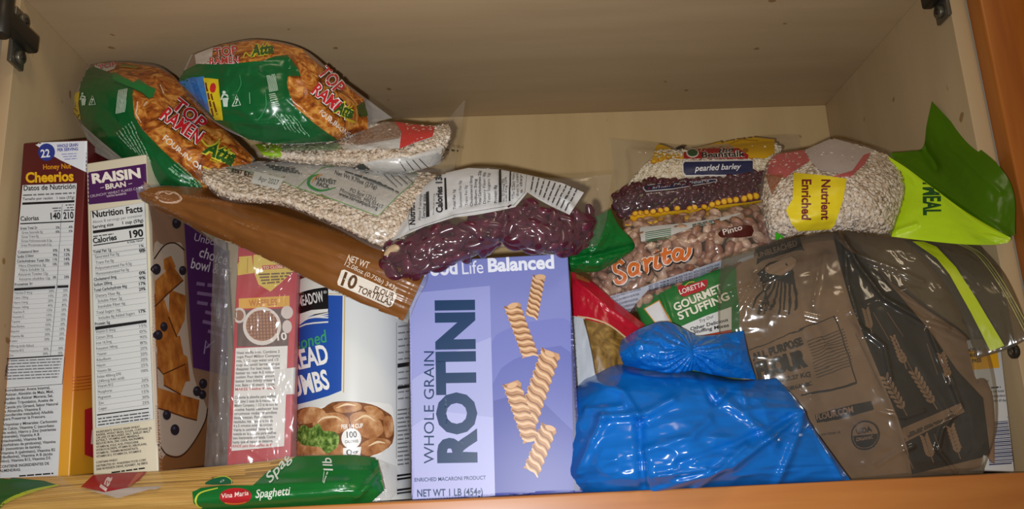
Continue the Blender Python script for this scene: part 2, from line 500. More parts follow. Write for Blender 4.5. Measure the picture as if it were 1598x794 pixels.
# concealed hinges
STEEL, _nt, _b = newmat('hinge_steel'); _b.inputs['Base Color'].default_value = lin('#7d786c') + (1,); _b.inputs['Metallic'].default_value = .8; _b.inputs['Roughness'].default_value = .38
DARKM, _nt, _b = newmat('hinge_dark'); _b.inputs['Base Color'].default_value = lin('#3a352d') + (1,); _b.inputs['Metallic'].default_value = .5; _b.inputs['Roughness'].default_value = .45
def cyl(mb, c, axis, r, h, mat, n=20):
    a = np.array(axis, float); a /= np.linalg.norm(a); t = np.array([0, 0, 1.]) if abs(a[2]) < .9 else np.array([1., 0, 0])
    p = np.cross(a, t); p /= np.linalg.norm(p); q = np.cross(a, p); c = np.array(c, float)
    th = np.linspace(0, 2 * math.pi, n, endpoint=False)
    ring = np.cos(th)[:, None] * p + np.sin(th)[:, None] * q
    e = min(r, h) * .15
    prof = [(0, 0), (r - e, 0), (r, e), (r, h - e), (r - e, h), (0, h)]
    mb.grid(np.stack([c + ring * a_ + a * b_ for a_, b_ in prof]), mat, wrap=True, flip=False)
def hinge(x, sgn, y, z, label, name='cabinet_hinge'):
    t = thing(name, (x, y, z - .028), label, 'hinge')
    mb = MB()                                   # mounting plate with two lobes on the panel
    boxmesh(mb, (min(x, x + sgn * .004), y - .006, z - .027), (.004, 0, 0), (0, .022, 0), (0, 0, .054), STEEL, .001)
    mb.build('mounting_plate', t)
    mb = MB(); boxmesh(mb, (min(x + sgn * .004, x + sgn * .015), y - .030, z - .009), (.011, 0, 0), (0, .048, 0), (0, 0, .018), DARKM, .003); mb.build('arm', t)
    for dz in (-.018, .018):
        mb = MB(); cyl(mb, (x + sgn * .004, y + .005, z + dz), (sgn, 0, 0), .0065, .004, STEEL); cyl(mb, (x + sgn * .008, y + .005, z + dz), (sgn, 0, 0), .003, .001, DARKM); mb.build('screw', t)
    mb = MB(); cyl(mb, (x + sgn * .01, y - .036, z - .020), (0, 0, 1), .008, .040, DARKM); mb.build('pivot', t)
hinge(XL, 1, -.006, .4165, 'dark metal cabinet hinge at the top of the left wall')
hinge(XR, -1, .004, .466 - .024, 'dark metal cabinet hinge at the top right corner above the stile')

cap = thing('screw_cap', (XR, .001, .093), 'small dark round cap low on the right wall beside the stile', 'screw cap')
mb = MB(); cyl(mb, (XR, .001, .0985), (-1, 0, 0), .0062, .0045, DARKM); mb.build('cap', cap)
mb = MB(); cyl(mb, (XR - .0044, .001, .0985), (-1, 0, 0), .003, .0008, STEEL); mb.build('screw_head', cap)

# ------------------------------------------------------------------ cartons on the shelf
BLK = '#1d1c1e'
def nutrition_rows(P, rows, xl, xr, pr, h, col='#2c2b2d'):
    pass
# honey nut cereal
def gradient(name, stops, z0, z1, rough=.38):
    m, nt, b = newmat(name)
    t = nt.nodes.new('ShaderNodeTexCoord'); sp = nt.nodes.new('ShaderNodeSeparateXYZ'); nt.links.new(t.outputs['Object'], sp.inputs[0])
    mr = N(nt, 'ShaderNodeMapRange'); mr.inputs[1].default_value = z0; mr.inputs[2].default_value = z1
    nt.links.new(sp.outputs[2], mr.inputs[0])
    nt.links.new(ramp(nt, stops, mr.outputs[0]), b.inputs['Base Color']); b.inputs['Roughness'].default_value = rough
    return m
hn = gradient('honey_carton_print', [(0, '#dca022'), (.22, '#d8962a'), (.34, '#c8702a'), (.46, '#a94a24'), (.62, '#7a2a20'), (.8, '#5c1c1c'), (1, '#54181a')], .0, .34)
mb = MB()
o, x, n, v = box_from((36, 223, .02), (136, 221, .02), (-2, 745, .02), .195, .0005)
boxmesh(mb, o, x, n, v, hn)
honey = thing('cereal_box', o + x / 2, 'maroon and orange honey nut cereal box with Spanish nutrition panel, against left wall', 'cereal box')
P = Print(mb)
P.view(0, 200, 4.41)
P.q('#dfe2ea', [(225, 100), (600, 88), (600, 306), (420, 222), (300, 152)])
P.e('#2b3a8c', 321, 165, 58, 60)
P.t('22', '#f1f2f6', 283, 202, 345, 197, 52, .02)
P.t('WHOLE GRAIN', '#4147a0', 393, 134, 537, 124, 21, .03); P.t('PER SERVING', '#4147a0', 396, 160, 538, 152, 20, .03)
for k in range(3): P.micro('#8f92c4', 425 + 10 * k, 180 + k * 17, 532, 174 + k * 17, 10, k)
P.t('Honey Nut', '#d9911f', 298, 284, 490, 276, 33, .02)
P.t('Cheerios', '#e8b21e', 178, 374, 508, 362, 66, .035)
P.view(0, 0, 1)
P.q('#d3d6d8', [(35.5, 289), (120, 286), (113, 400), (106, 488), (100, 560), (91, 742), (0, 746), (14, 560), (25, 400)])
P.view(0, 200, 4.41)
P.t('Datos de Nutrición', BLK, 164, 430, 520, 416, 34, .02)
P.micro('#6d6c70', 160, 462, 515, 446, 16, 4)
P.t('Tamaño por ración   1 taza (37g)', BLK, 157, 496, 512, 484, 17, .015)
P.q(BLK, [(155, 512), (514, 495), (513, 511), (154, 528)])
P.t('Calorias', BLK, 143, 638, 268, 632, 30, .02); P.t('140', BLK, 350, 628, 418, 624, 44, .03); P.t('210', BLK, 438, 624, 508, 620, 44, .03)
P.micro(BLK, 362, 552, 420, 549, 10, 1); P.micro(BLK, 372, 570, 420, 567, 10, 2); P.micro(BLK, 452, 530, 510, 527, 10, 3); P.micro(BLK, 462, 548, 510, 545, 10, 4); P.micro(BLK, 440, 566, 512, 562, 10, 5)
P.q(BLK, [(141, 654), (508, 637), (508, 645), (140, 662)])
P.l('#55545a', 3, [(430, 520), (419, 660), (414, 790)])
rows = [('Grasa Total 2g', 140, 1, '2%', '4%'), ('Grasa Saturada 0g', 152, 0, '0%', '2%'), ('Grasa Trans 0g', 150, 0, '', ''), ('Grasa Poliinsaturada 0.5g', 148, 0, '', ''), ('Grasa Monoinsaturada 0.5g', 146, 0, '', '')]
y = 698
for s, xx, b, p1, p2 in rows:
    P.t(s, '#3a393d', xx, y, xx + len(s) * 8.4, y - 6, 16, .02 * b)
    if p1: P.t(p1, '#2a292d', 385, y - 6, 412, y - 8, 15, .02); P.t(p2, '#2a292d', 474, y - 10, 502, y - 12, 15, .02)
    P.l('#8f9095', 1.6, [(xx - 12, y + 8), (500, y - 12)]); y += 29
P.view(0, 380, 4.41)
rows = [('Colesterol 0mg', 125, 68, 1, '0%', '1%'), ('Sodio 210mg', 122, 100, 1, '9%', '12%'), ('Carbohidrato Total 30g', 120, 131, 1, '11%', '14%'), ('Fibra Dietética 3g', 133, 163, 0, '10%', '10%'),
        ('Fibra Soluble 1g', 143, 192, 0, '', ''), ('Azúcares Totales 12g', 128, 222, 0, '', ''), ('Azúcares añadidos 12g', 133, 254, 0, '24%', '24%'), ('Proteínas 3g', 105, 292, 1, '', '')]
for s, xx, y, b, p1, p2 in rows:
    P.t(s, '#343338', xx, y, xx + len(s) * 10.2, y - 8, 17, .02 * b)
    if p1: P.t(p1, '#2a292d', 350 + (400 - xx) * .06, y - 12, 402 - y * .05, y - 13, 17, .02); P.t(p2, '#2a292d', 444, y - 15, 486 - y * .03, y - 16, 17, .02)
    P.l('#8f9095', 1.6, [(xx - 10, y + 8), (490 - y * .05, y - 10)])
P.q(BLK, [(101, 308), (383, 292), (382, 310), (100, 326)]); P.q(BLK, [(398, 290), (474, 287), (473, 304), (397, 307)])
P.l('#55545a', 3, [(412, 0), (398, 250), (378, 480), (350, 770)])
rows = [('Vitamina D 4mcg', '20%', '20%'), ('Calcio 130mg', '10%', '20%'), ('Hierro 3.6mg', '20%', '20%'), ('Potasio 160mg', '4%', '8%'), ('Vitamina A', '15%', '20%'), ('Vitamina C', '10%', '10%'), ('Tiamina', '20%', '25%'),
        ('Riboflavina', '10%', '20%'), ('Niacina', '10%', '10%'), ('Vitamina B6', '20%', '25%'), ('Folato', '20%', '20%'), ('(45mcg ácido fólico)', '', ''), ('Vitamina B12', '20%', '30%'), ('Zinc', '20%', '25%')]
for k, (s, p1, p2) in enumerate(rows):
    y = 350 + k * 33.2; xx = 102 - k * 2.6
    P.t(s, '#4b4a50', xx, y, xx + len(s) * 8.2, y - 5, 16)
    if p1: P.t(p1, '#4b4a50', 340 - k * 3, y - 14, 376 - k * 3, y - 15, 16); P.t(p2, '#4b4a50', 438 - k * 2.6, y - 18, 470 - k * 2.6, y - 20, 16)
    P.l('#96979c', 1.6, [(xx - 4, y + 8), (478 - k * 2.2, y - 14)])
P.q(BLK, [(58, 790), (440, 768), (440, 776), (58, 799)])
P.view(0, 560, 3.394)
for k in range(7): P.micro('#6b6a70', 42 - k, 12 + k * 16, 332 - k * 3, 0 + k * 16, 9, k)
P.l('#3b3a3f', 2.5, [(30, 156), (336, 134)]); P.l('#3b3a3f', 2.5, [(48, 0), (28, 156)]); P.l('#3b3a3f', 2.5, [(348, -10), (334, 134)])
ing = [('Ingredientes: Avena Integral,', 36, 175, 270), ('Azúcar, Almidón de Maíz, Miel,', 34, 197, 288), ('Jarabe de Azúcar Morena, Sal,', 33, 219, 285), ('Fosfato Tripotásico, Aceite de', 32, 242, 287), ('Canola y/o Girasol, Sabor Natural', 31, 264, 312),
       ('a Almendra. Vitamina E', 30, 285, 222), ('(tocoferoles mezclados) Añadida', 28, 305, 287), ('para Preservar la Frescura.', 26, 326, 247), ('Vitaminas y Minerales: Carbonato', 24, 356, 308), ('de Calcio, Vitamina C (ascorbato', 22, 378, 292), ('de sodio), Hierro y Zinc (nutrientes', 20, 399, 302),
       ('minerales), Vitamina A B', 18, 420, 214), ('(niacinamida), Vitamina B6', 16, 442, 226), ('(clorhidrato de piridoxina), Vitamina', 14, 464, 300), ('B1 (mononitrato de tiamina),', 12, 485, 222), ('Vitamina A (palmitato), Vitamina B2', 10, 507, 298), ('(riboflavina), Vitamina A B (ácido', 8, 528, 284), ('fólico), Vitamina B12, Vitamina D3.', 6, 549, 276), ('CONTIENE INGREDIENTES DE', 4, 578, 266), ('ALMENDRAS.', 3, 600, 116)]
for s, xa, y, xb in ing: P.t(s, '#343338', xa, y, xb, y - (xb - xa) * .068, 14, .018)
P.micro(BLK, 108, 620, 288, 606, 12, 3)
P.q('#b51f2b', [(437, 270), (492, 252), (492, 528), (437, 508)]); P.t('L', '#e8dcd8', 470, 448, 495, 450, 70, .03)
for k in range(5): P.l('#9a3a12', 2.5, [(385, 100 + 17 * k), (480, 88 + 17 * k)])
mb.build('carton', honey, angle=30)

# raisin bran
mb = MB()
o, x, n, v = box_from((134.6, 254.6, .018), (227.7, 239, .014), (145, 737.6, .018), .19, .0005)
boxmesh(mb, o, x, n, v, ink('#d8cfb6'))
rbran = thing('cereal_box', o + x / 2, 'cream and purple raisin bran box beside the honey nut cereal box', 'cereal box')
P = Print(mb)
P.view(125, 230, 4.672)
P.q('#4a1d55', [(47, 184), (480, 118), (492, 372), (50, 418)])
P.t('RAISIN', '#eee6da', 90, 262, 444, 218, 66, .045); P.t('BRAN', '#e6dccf', 188, 306, 336, 284, 36, .035)
P.l('#c9b8bd', 5, [(148, 296), (176, 290)]); P.l('#c9b8bd', 5, [(352, 268), (380, 262)])
P.t('CRUNCHY WHEAT FLAKES CAPPED', '#cdbcc6', 75, 366, 480, 298, 18); P.t('WITH RAISINS', '#cdbcc6', 193, 365, 338, 342, 13, .02)
P.view(0, 0, 1)
A = [(141.6, 329.6), (226, 315.6), (240, 654), (150, 668)]
P.q('#d6d8d6', A); P.l('#4a494c', .55, A, closed=True)
P.view(125, 230, 4.672)
P.t('Nutrition Facts', BLK, 93, 512, 458, 468, 46, .03)
P.t('About 8 servings per container', '#55545a', 93, 554, 457, 504, 19); P.t('Serving size', BLK, 93, 592, 245, 570, 22, .025); P.t('1 cup (59g)', BLK, 310, 561, 462, 542, 22, .025)
P.q(BLK, [(94, 607), (462, 557), (463, 578), (95, 628)])
P.micro(BLK, 96, 650, 245, 630, 11, 7); P.t('Calories', BLK, 97, 700, 270, 672, 38, .03); P.t('190', BLK, 365, 660, 464, 646, 50, .035)
P.q(BLK, [(98, 711), (466, 658), (466, 665), (98, 719)]); P.t('% Daily Value*', BLK, 345, 700, 462, 682, 13, .02)
P.t('1%', BLK, 434, 728, 466, 724, 17, .02); P.t('0%', BLK, 438, 768, 470, 764, 17, .02)
P.l('#77777b', 1.6, [(98, 752), (468, 700)]); P.l('#77777b', 1.6, [(100, 786), (470, 738)])
P.view(125, 390, 4.408)
rows = [('Total Fat 1g', 92, 24, 1, ''), ('Saturated Fat 0g', 106, 58, 0, '0%'), ('Trans Fat 0g', 110, 98, 0, ''), ('Polyunsaturated Fat 0.5g', 110, 136, 0, ''), ('Monounsaturated Fat 0g', 112, 174, 0, ''), ('Cholesterol 0mg', 98, 214, 1, '0%'), ('Sodium 200mg', 98, 250, 1, '9%'),
        ('Total Carbohydrate 46g', 98, 288, 1, '17%'), ('Dietary Fiber 8g', 112, 326, 0, '29%'), ('Soluble Fiber 2g', 126, 362, 0, ''), ('Insoluble Fiber 6g', 128, 400, 0, ''), ('Total Sugars 16g', 116, 442, 0, ''), ('Includes 8g Added Sugars', 132, 478, 0, '17%'), ('Protein 5g', 106, 520, 1, '')]
for s, xx, y, b, p in rows:
    w = len(s) * 10.3
    P.t(s, '#343338', xx, y, xx + w, y - w * .137, 19, .024 * b)
    if p: P.t(p, BLK, 408, y - 44, 454, y - 50, 20, .03)
    P.l('#77777b', 1.6, [(xx - 6, y + 9), (456, y + 9 - (456 - xx) * .137)])
P.q(BLK, [(106, 530), (460, 482), (461, 500), (107, 552)])
rows = [('Vitamin D 3mcg', '15%'), ('Calcium 20mg', '0%'), ('Iron 16.5mg', '90%'), ('Potassium 340mg', '8%'), ('Thiamin', '20%'), ('Riboflavin', '20%'), ('Niacin', '20%'), ('Vitamin B6', '25%'), ('Folate 400mcg DFE', '100%'), ('(240mcg folic acid)', ''), ('Vitamin B12', '20%'), ('Phosphorus', '15%'), ('Magnesium', '15%'), ('Zinc', '30%'), ('Copper', '25%')]
for k, (s, p) in enumerate(rows):
    y = 574 + k * 38.6; w = len(s) * 9.6; xx = 112 + k * 1.5
    if k > 8: y -= (8 if k == 9 else 12)
    P.t(s, '#48474c', xx, y, xx + w, y - w * .137, 18)
    if p: P.t(p, '#48474c', 412 + k * 1.6, y - 40, 462 + k * 1.4, y - 46, 19)
    if k != 8: P.l('#77777b', 1.6, [(xx - 4, y + 9), (466 + k, y + 9 - 354 * .137)])
P.view(125, 560, 3.97)
P.q(BLK, [(110, 344), (430, 303), (430, 309), (110, 352)])
for k in range(3): P.micro('#4a494e', 116, 372 + k * 19, 436, 330 + k * 19, 12, k)
ing = [('INGREDIENTS: WHOLE GRAIN WHEAT,', 460, 378), ('RAISINS, WHEAT BRAN, SUGAR, CONTAINS 2%', 478, 448), ('OR LESS OF MOLASSES, SALT, BARLEY MALT', 496, 440), ('EXTRACT. VITAMINS AND MINERALS:', 514, 372), ('REDUCED IRON, ZINC OXIDE, NIACINAMIDE,', 532, 400), ('VITAMIN B6, FOLIC ACID, PYRIDOXINE', 553, 366), ('HYDROCHLORIDE, VITAMIN B2, RIBOFLAVIN,', 572, 418), ('VITAMIN B1, THIAMIN MONONITRATE,', 592, 366), ('VITAMIN B12, VITAMIN D3, VITAMIN E.', 612, 386), ('CONTAINS WHEAT.', 648, 240), ('DISTRIBUTED BY: WAKEFERN FOOD CORP.', 670, 416), ('5000 RIVERSIDE DRIVE, KEASBEY, NJ 08832', 690, 424)]
for s, y, xb in ing: P.t(s, '#3f3d40', 106, y, xb, y - (xb - 106) * .125, 13, .015)
P.micro(BLK, 200, 704, 405, 676, 14, 5)
# the box front, seen at a slant: bowl of squares and a purple panel
TOAST = noisemat('toasted_square_print', [(.28, '#7a3e14'), (.5, '#a86226'), (.72, '#cc8a3e')], 60, .45)
P.view(220, 320, 1.892)
P.q('#94715a', [(10, -70), (58, -14), (250, 140), (250, 800), (52, 800), (28, 60)])
P.q('#8a5a34', [(46, 610), (190, 610), (240, 700), (240, 810), (52, 810)])
P.q('#bca998', [(30, 160), (62, 118), (96, 112), (120, 130), (128, 300), (150, 500), (190, 600), (182, 640), (150, 700), (112, 738), (72, 734), (46, 700)], smooth=4)
P.l('#2c1a16', 4, [(34, 160), (64, 120), (96, 113), (124, 134)], smooth=4); P.l('#3c241a', 4, [(192, 600), (184, 640), (150, 702), (112, 742), (72, 738), (48, 706)], smooth=4)
for q in ([(62, 160), (84, 150), (98, 182), (84, 206), (62, 190)], [(36, 225), (88, 178), (120, 222), (74, 262), (36, 300)], [(80, 250), (128, 268), (124, 340), (100, 390), (76, 330)], [(34, 262), (64, 280), (98, 390), (40, 420)], [(42, 400), (110, 386), (126, 470), (60, 500), (44, 480)], [(60, 480), (112, 462), (136, 500), (112, 560), (62, 532)], [(44, 540), (168, 576), (160, 636), (128, 628), (46, 600)], [(100, 430), (132, 448), (140, 520), (122, 522)]):
    P.q(TOAST, q)
for l in ([(36, 300), (74, 262), (120, 222)], [(44, 480), (60, 500), (126, 470)], [(46, 600), (128, 628), (160, 636)], [(76, 330), (100, 390)], [(62, 532), (112, 560)]): P.l('#5a2c12', 4, l)
for cx, cy, r in ((100, 54, 13), (40, 190, 13), (118, 194, 11), (46, 384, 12), (62, 360, 11), (178, 528, 12), (160, 550, 12), (176, 560, 11), (94, 664, 13), (70, 620, 12)): P.e('#221e2c', cx, cy, r, r * 1.25); P.e('#4a465c', cx - 3, cy - 5, r * .35)
P.q('#4b1f5e', [(122, 52), (250, 140), (250, 505), (148, 480)])
P.t('Unbox a', '#cbbcd0', 150, 105, 245, 128, 22); P.t('choice', '#ded3e0', 164, 152, 246, 178, 30, .01); P.t('bowl & spoon', '#ded3e0', 140, 186, 300, 222, 30, .01)
for k, (xa, w) in enumerate(((158, 90), (160, 90), (160, 90), (184, 60), (176, 70), (192, 50))): P.micro('#8d6f9c', xa, 232 + 28 * k, xa + w, 244 + 29 * k, 16, k)
P.l('#a08ab0', 4, [(180, 440), (186, 400), (196, 420), (184, 424), (212, 400)])
mb.build('carton', rbran, angle=30)

# rotini
mb = MB()
o, x, n, v = box_from((637, 409, .014), (886, 394, .003), (632, 781, .014), .045, .0005, True)
boxmesh(mb, o, x, n, v, ink('#8289c9', .36, .3))
rot = thing('pasta_box', o + x / 2, 'lilac whole grain rotini pasta box standing at the shelf edge', 'pasta box')
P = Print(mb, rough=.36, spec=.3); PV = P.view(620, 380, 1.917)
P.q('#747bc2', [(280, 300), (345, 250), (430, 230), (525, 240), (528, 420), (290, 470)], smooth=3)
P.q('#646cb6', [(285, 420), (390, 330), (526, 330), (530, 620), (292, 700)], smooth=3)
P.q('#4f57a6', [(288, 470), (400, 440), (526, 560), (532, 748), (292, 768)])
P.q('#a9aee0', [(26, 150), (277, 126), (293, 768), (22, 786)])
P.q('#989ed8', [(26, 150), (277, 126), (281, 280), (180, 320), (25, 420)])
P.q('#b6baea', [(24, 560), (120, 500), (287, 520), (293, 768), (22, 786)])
P.t('Food', '#e9eaf8', 77, 97, 181, 90, 42, .032); P.t('Life', '#e9eaf8', 195, 92, 258, 88, 38); P.t('Balanced', '#eef0fb', 272, 84, 470, 73, 38, .036)
NAVY = '#173a63'
P.t('ROTINI', NAVY, 232, 655, 224, 168, 104, .055); P.t('WHOLE GRAIN', NAVY, 110, 658, 110, 322, 30)
P.t('ENRICHED MACARONI PRODUCT', NAVY, 52, 712, 265, 705, 11, .012); P.t('NET WT 1 LB (454g)', NAVY, 60, 757, 256, 752, 21, .018)
P.micro('#3b3f84', 332, 752, 425, 749, 11, 2)
PAST = noisemat('pasta_print', [(.3, '#b08157'), (.7, '#cf9f74')], 90, .4)
def spiral(x0, y0, x1, y1, w, n=9):
    dx, dy = x1 - x0, y1 - y0; L = math.hypot(dx, dy); ux, uy = dx / L, dy / L; nx, ny = -uy, ux
    out = []
    for side in (1, -1):
        row = []
        for k in range(n * 6 + 1):
            t = k / (n * 6); ww = w / 2 * (1 + .13 * math.cos(2 * math.pi * n * t + (0 if side > 0 else math.pi)))
            row.append((x0 + dx * t + nx * ww * side, y0 + dy * t + ny * ww * side))
        out.append(row)
    P.q(PAST, out[0] + out[1][::-1])
    for k in range(n):
        t = (k + .5) / n; cx, cy = x0 + dx * t, y0 + dy * t; s = L / n * .55
        a = (cx + nx * w * .5 - ux * s, cy + ny * w * .5 - uy * s); b = (cx - nx * w * .5 + ux * s, cy - ny * w * .5 + uy * s)
        m1 = (cx + nx * w * .2 - ux * s * .1, cy + ny * w * .2 - uy * s * .1); m2 = (cx - nx * w * .2 + ux * s * .1, cy - ny * w * .2 + uy * s * .1)
        P.l('#e3bd94', [4, L / n * .34, 4], [(p[0] + ux * L / n * .42, p[1] + uy * L / n * .42) for p in (a, m1, m2, b)], smooth=3, bump=False)
        P.k += .05; P.l('#8a5a38', [5, 3.5, 5], [a, m1, m2, b], smooth=3, bump=False); P.k -= .05
    P.k += .3
spiral(424, 98, 402, 218, 36, 8); spiral(342, 182, 398, 335, 46, 8); spiral(460, 322, 388, 535, 58, 9); spiral(340, 415, 402, 590, 50, 7); spiral(455, 545, 402, 680, 48, 6)
for cx, cy, a in ((428, 100, 0), (345, 186, -20), (456, 330, 25), (344, 424, -20), (458, 552, 20)): P.e('#d9ae84', cx, cy, 16, 8, a)
# the narrow side: a fill darker than the carton, with rows of tiny print
P.view(0, 0, 1)
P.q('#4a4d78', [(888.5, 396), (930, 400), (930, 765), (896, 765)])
for k in range(12): P.micro('#b9bcdc', 891, 440 + 9 * k, 910, 440 + 9 * k, 3, k)
mb.build('carton', rot, angle=30)
# ------------------------------------------------------------------ the can of bread crumbs
FILM = film('clear_film', haze=.025, gloss=.035, rough=.13)
FILMB = film('clear_film_crinkled', haze=.075, gloss=.05, rough=.16, bump=.15, bscale=40)
c0 = at(460, 600, .07)[0]; c1 = at(642, 600, .07)[0]
cr_, cx_, cy_, ch_ = (c1 - c0) / 2, (c0 + c1) / 2, .0705, .193
mb = MB()
CANW = ink('#dadcda', .3)
th = np.linspace(0, 2 * math.pi, 120, endpoint=False)
prof = [(cr_ - .003, .0005), (cr_, .001), (cr_, .004), (cr_ - .0012, .006), (cr_ - .0012, .02)] + [(cr_ - .0012, z) for z in np.linspace(.03, ch_ - .006, 24)] + [(cr_, ch_ - .004), (cr_, ch_ - .001), (cr_ - .003, ch_), (.001, ch_ - .002)]
mb.grid(np.stack([np.stack([cx_ + r * np.sin(th), cy_ - r * np.cos(th), np.full(120, z)], 1) for r, z in prof]), CANW, wrap=True, flip=True)
can = thing('bread_crumb_can', (cx_, cy_, 0), 'white and blue round can of seasoned bread crumbs left of the lilac box', 'food can')
P = Print(mb, rough=.3); P.view(300, 370, 2.147)
P.q('#2450a8', [(325, 190), (504, 196), (500, 514), (455, 532), (400, 548), (345, 562), (325, 566)])
P.l('#c8a55a', 4, [(325, 186), (511, 191), (507, 520)])
P.q('#19181b', [(325, 132), (378, 126), (400, 150), (420, 128), (455, 134), (457, 258), (400, 262), (325, 270)])
P.t('N MEADOW', '#e6e4e0', 338, 236, 442, 214, 34, .02); P.t('®', '#e6e4e0', 441, 190, 452, 187, 9)
P.q('#e6e4de', [(325, 292), (345, 262), (400, 244), (455, 240), (455, 250), (410, 258), (360, 280), (330, 302)])
for k in range(3): P.l('#e6e4de', [7, 4], [(328 + 8 * k, 310 - 3 * k), (352 + 20 * k, 282 - 6 * k), (456, 262 + 8 * k - 8)], smooth=4)
P.l('#e6e4de', 5, [(325, 296), (325, 318), (380, 292), (456, 284)], smooth=3)
P.t('soned', '#3fa06a', 350, 380, 458, 348, 40, .012, .25)
P.t('READ', '#f1f1ee', 338, 446, 460, 419, 61, .03); P.t('UMBS', '#f1f1ee', 340, 534, 463, 505, 62, .03)
P.q('#e9e9e4', [(325, 606), (400, 580), (470, 560), (560, 552), (640, 556), (672, 575), (672, 690), (640, 712), (600, 735), (330, 740)], smooth=3)
CHK = noisemat('breaded_food_print', [(.28, '#8a5430'), (.5, '#b57d4f'), (.72, '#dcb184')], 110, .4)
CHD = noisemat('breaded_food_shade_print', [(.3, '#5e3118'), (.7, '#94603a')], 110, .4)
PARS = noisemat('parsley_print', [(.35, '#34501f'), (.5, '#628236'), (.66, '#a3bb68')], 240, .4)
P.q(CHD, [(335, 604), (380, 570), (430, 576), (470, 553), (530, 550), (600, 560), (645, 582), (672, 610), (670, 690), (620, 722), (560, 740), (325, 744)], smooth=3)
for q in ([(352, 600), (382, 570), (432, 574), (446, 596), (400, 622), (360, 622)], [(474, 566), (512, 552), (558, 556), (566, 576), (520, 588), (484, 584)], [(574, 570), (610, 566), (640, 590), (640, 612), (600, 596)], [(404, 622), (436, 594), (490, 588), (524, 610), (516, 646), (470, 660), (420, 650)], [(528, 600), (576, 584), (622, 606), (640, 650), (600, 676), (548, 652)],
          [(640, 606), (670, 604), (670, 660), (648, 668)], [(345, 700), (372, 668), (416, 676), (446, 704), (430, 738), (345, 740)], [(444, 706), (480, 690), (506, 704), (504, 738), (440, 738)], [(566, 694), (610, 672), (664, 684), (640, 716), (596, 732), (566, 724)]):
    P.q(CHK, q, smooth=4)
for q in ([(420, 622), (440, 606), (480, 602), (500, 614)], [(545, 616), (580, 598), (612, 616)], [(484, 572), (516, 560), (548, 564)], [(366, 690), (392, 682), (420, 694)], [(590, 700), (620, 686), (646, 690)]): P.l('#ecd0aa', [2, 8, 2], q, smooth=4)
P.q(PARS, [(350, 660), (372, 628), (398, 640), (424, 624), (440, 648), (470, 650), (492, 666), (486, 702), (452, 724), (430, 704), (400, 700), (366, 692)], smooth=4)
P.e('#ecebe8', 533, 674, 33, 34); P.t('PER 1/4 CUP', '#efeeea', 500, 642, 572, 638, 14, .025); P.t('100', '#26241f', 518, 672, 552, 670, 20, .025); P.t('CALORIES', '#26241f', 512, 690, 556, 687, 9, .02)
P.q('#ecebe8', [(506, 706), (566, 702), (562, 735), (506, 735)]); P.t('0g', '#26241f', 516, 730, 556, 728, 18, .02)
P.l('#3a3a3a', 1.2, [(683, 285), (683, 740)])
for k in range(12): P.micro('#8c8c8e', 688, 300 + 22 * k, 725, 295 + 22 * k, 8, k)
P.q('#242424', [(686, 424), (725, 418), (725, 432), (686, 438)]); P.q('#242424', [(686, 500), (725, 494), (725, 504), (686, 510)])
for k in range(14): P.micro('#7a7a7c', 686, 580 + 14 * k, 725, 575 + 14 * k, 8, k)
for k in range(9): P.q('#1b1b1d', [(684, 796 + 12 * k), (730, 790 + 12 * k), (730, 796 + 12 * k), (684, 803 + 12 * k)]) if k in (0, 1, 4, 5) else None
mb.build('can_body', can, angle=40)
mb = MB(); mb.grid(np.stack([np.stack([cx_ + r * np.sin(th), cy_ - r * np.cos(th), np.full(120, z)], 1) for r, z in [(cr_ + .0012, ch_ - .012), (cr_ + .0014, ch_ - .011), (cr_ + .0014, ch_), (cr_ + .0004, ch_ + .001), (cr_ - .004, ch_ + .001), (cr_ - .005, ch_ - .001), (.001, ch_ - .001)]]), ink('#d5d2c8', .4), wrap=True, flip=True)
mb.build('lid', can, angle=40, label='plastic lid')

# ------------------------------------------------------------------ waffle mix carton inside a clear bag
mb = MB()
o, x, n, v = box_from((372, 372, .026), (466, 366, .026), (353, 735, .026), .035, .001)
boxmesh(mb, o, x, n, v, ink('#b5202d'))
waf = thing('waffle_mix_box', o + x / 2, 'narrow red waffle mix box inside a clear bag behind the spaghetti', 'baking mix box')
P = Print(mb); P.view(300, 370, 2.147)
P.q('#d6b23c', [(152, 66), (200, 62), (206, 120), (152, 128)]); P.q('#d9b845', [(205, 60), (340, 40), (345, 108), (300, 150), (262, 182), (222, 158), (205, 112)])
P.t('TO CLOSE', '#c2342f', 238, 106, 300, 102, 10, .02); P.l('#c2342f', 14, [(234, 102), (308, 98)], bump=True); P.t('TO CLOSE', '#e7d8a8', 238, 107, 303, 103, 9, .02)
for k in range(4): P.micro('#6b4b1c', 222 + 4 * k, 125 + 10 * k, 335 - 14 * k, 120 + 10 * k, 9, k)
P.l('#b08a2c', 3, [(186, 70), (184, 120)])
P.q('#d9a02a', [(156, 206), (326, 196), (326, 232), (156, 240)]); P.t('WAFFLES', '#b86a20', 190, 232, 285, 227, 20, .03)
P.q('#5a4038', [(152, 246), (326, 238), (322, 366), (150, 366)])
P.e('#d8cdc4', 234, 298, 64, 64); P.e('#a3714f', 234, 296, 54, 52)
for k in range(-4, 5):
    w_ = math.sqrt(max(0, 52 * 52 - (k * 11) ** 2))
    P.l('#774630', 3.5, [(234 + k * 11, 296 - w_ * .94), (234 + k * 11 + 4, 296 + w_ * .94)], bump=False); P.l('#7d4b33', 3, [(234 - w_, 296 + k * 11), (234 + w_, 292 + k * 11)], bump=False)
P.k += .3
P.e('#cfc2ba', 158, 262, 22, 26, 0); P.e('#8b5a3c', 158, 262, 15, 18); P.e('#cfc2ba', 318, 252, 20, 22); P.e('#cfc2ba', 318, 300, 16, 22); P.t('10', '#efe6e0', 286, 346, 318, 343, 24, .02)
P.q('#e2dfda', [(146, 372), (320, 364), (308, 700), (132, 716)])
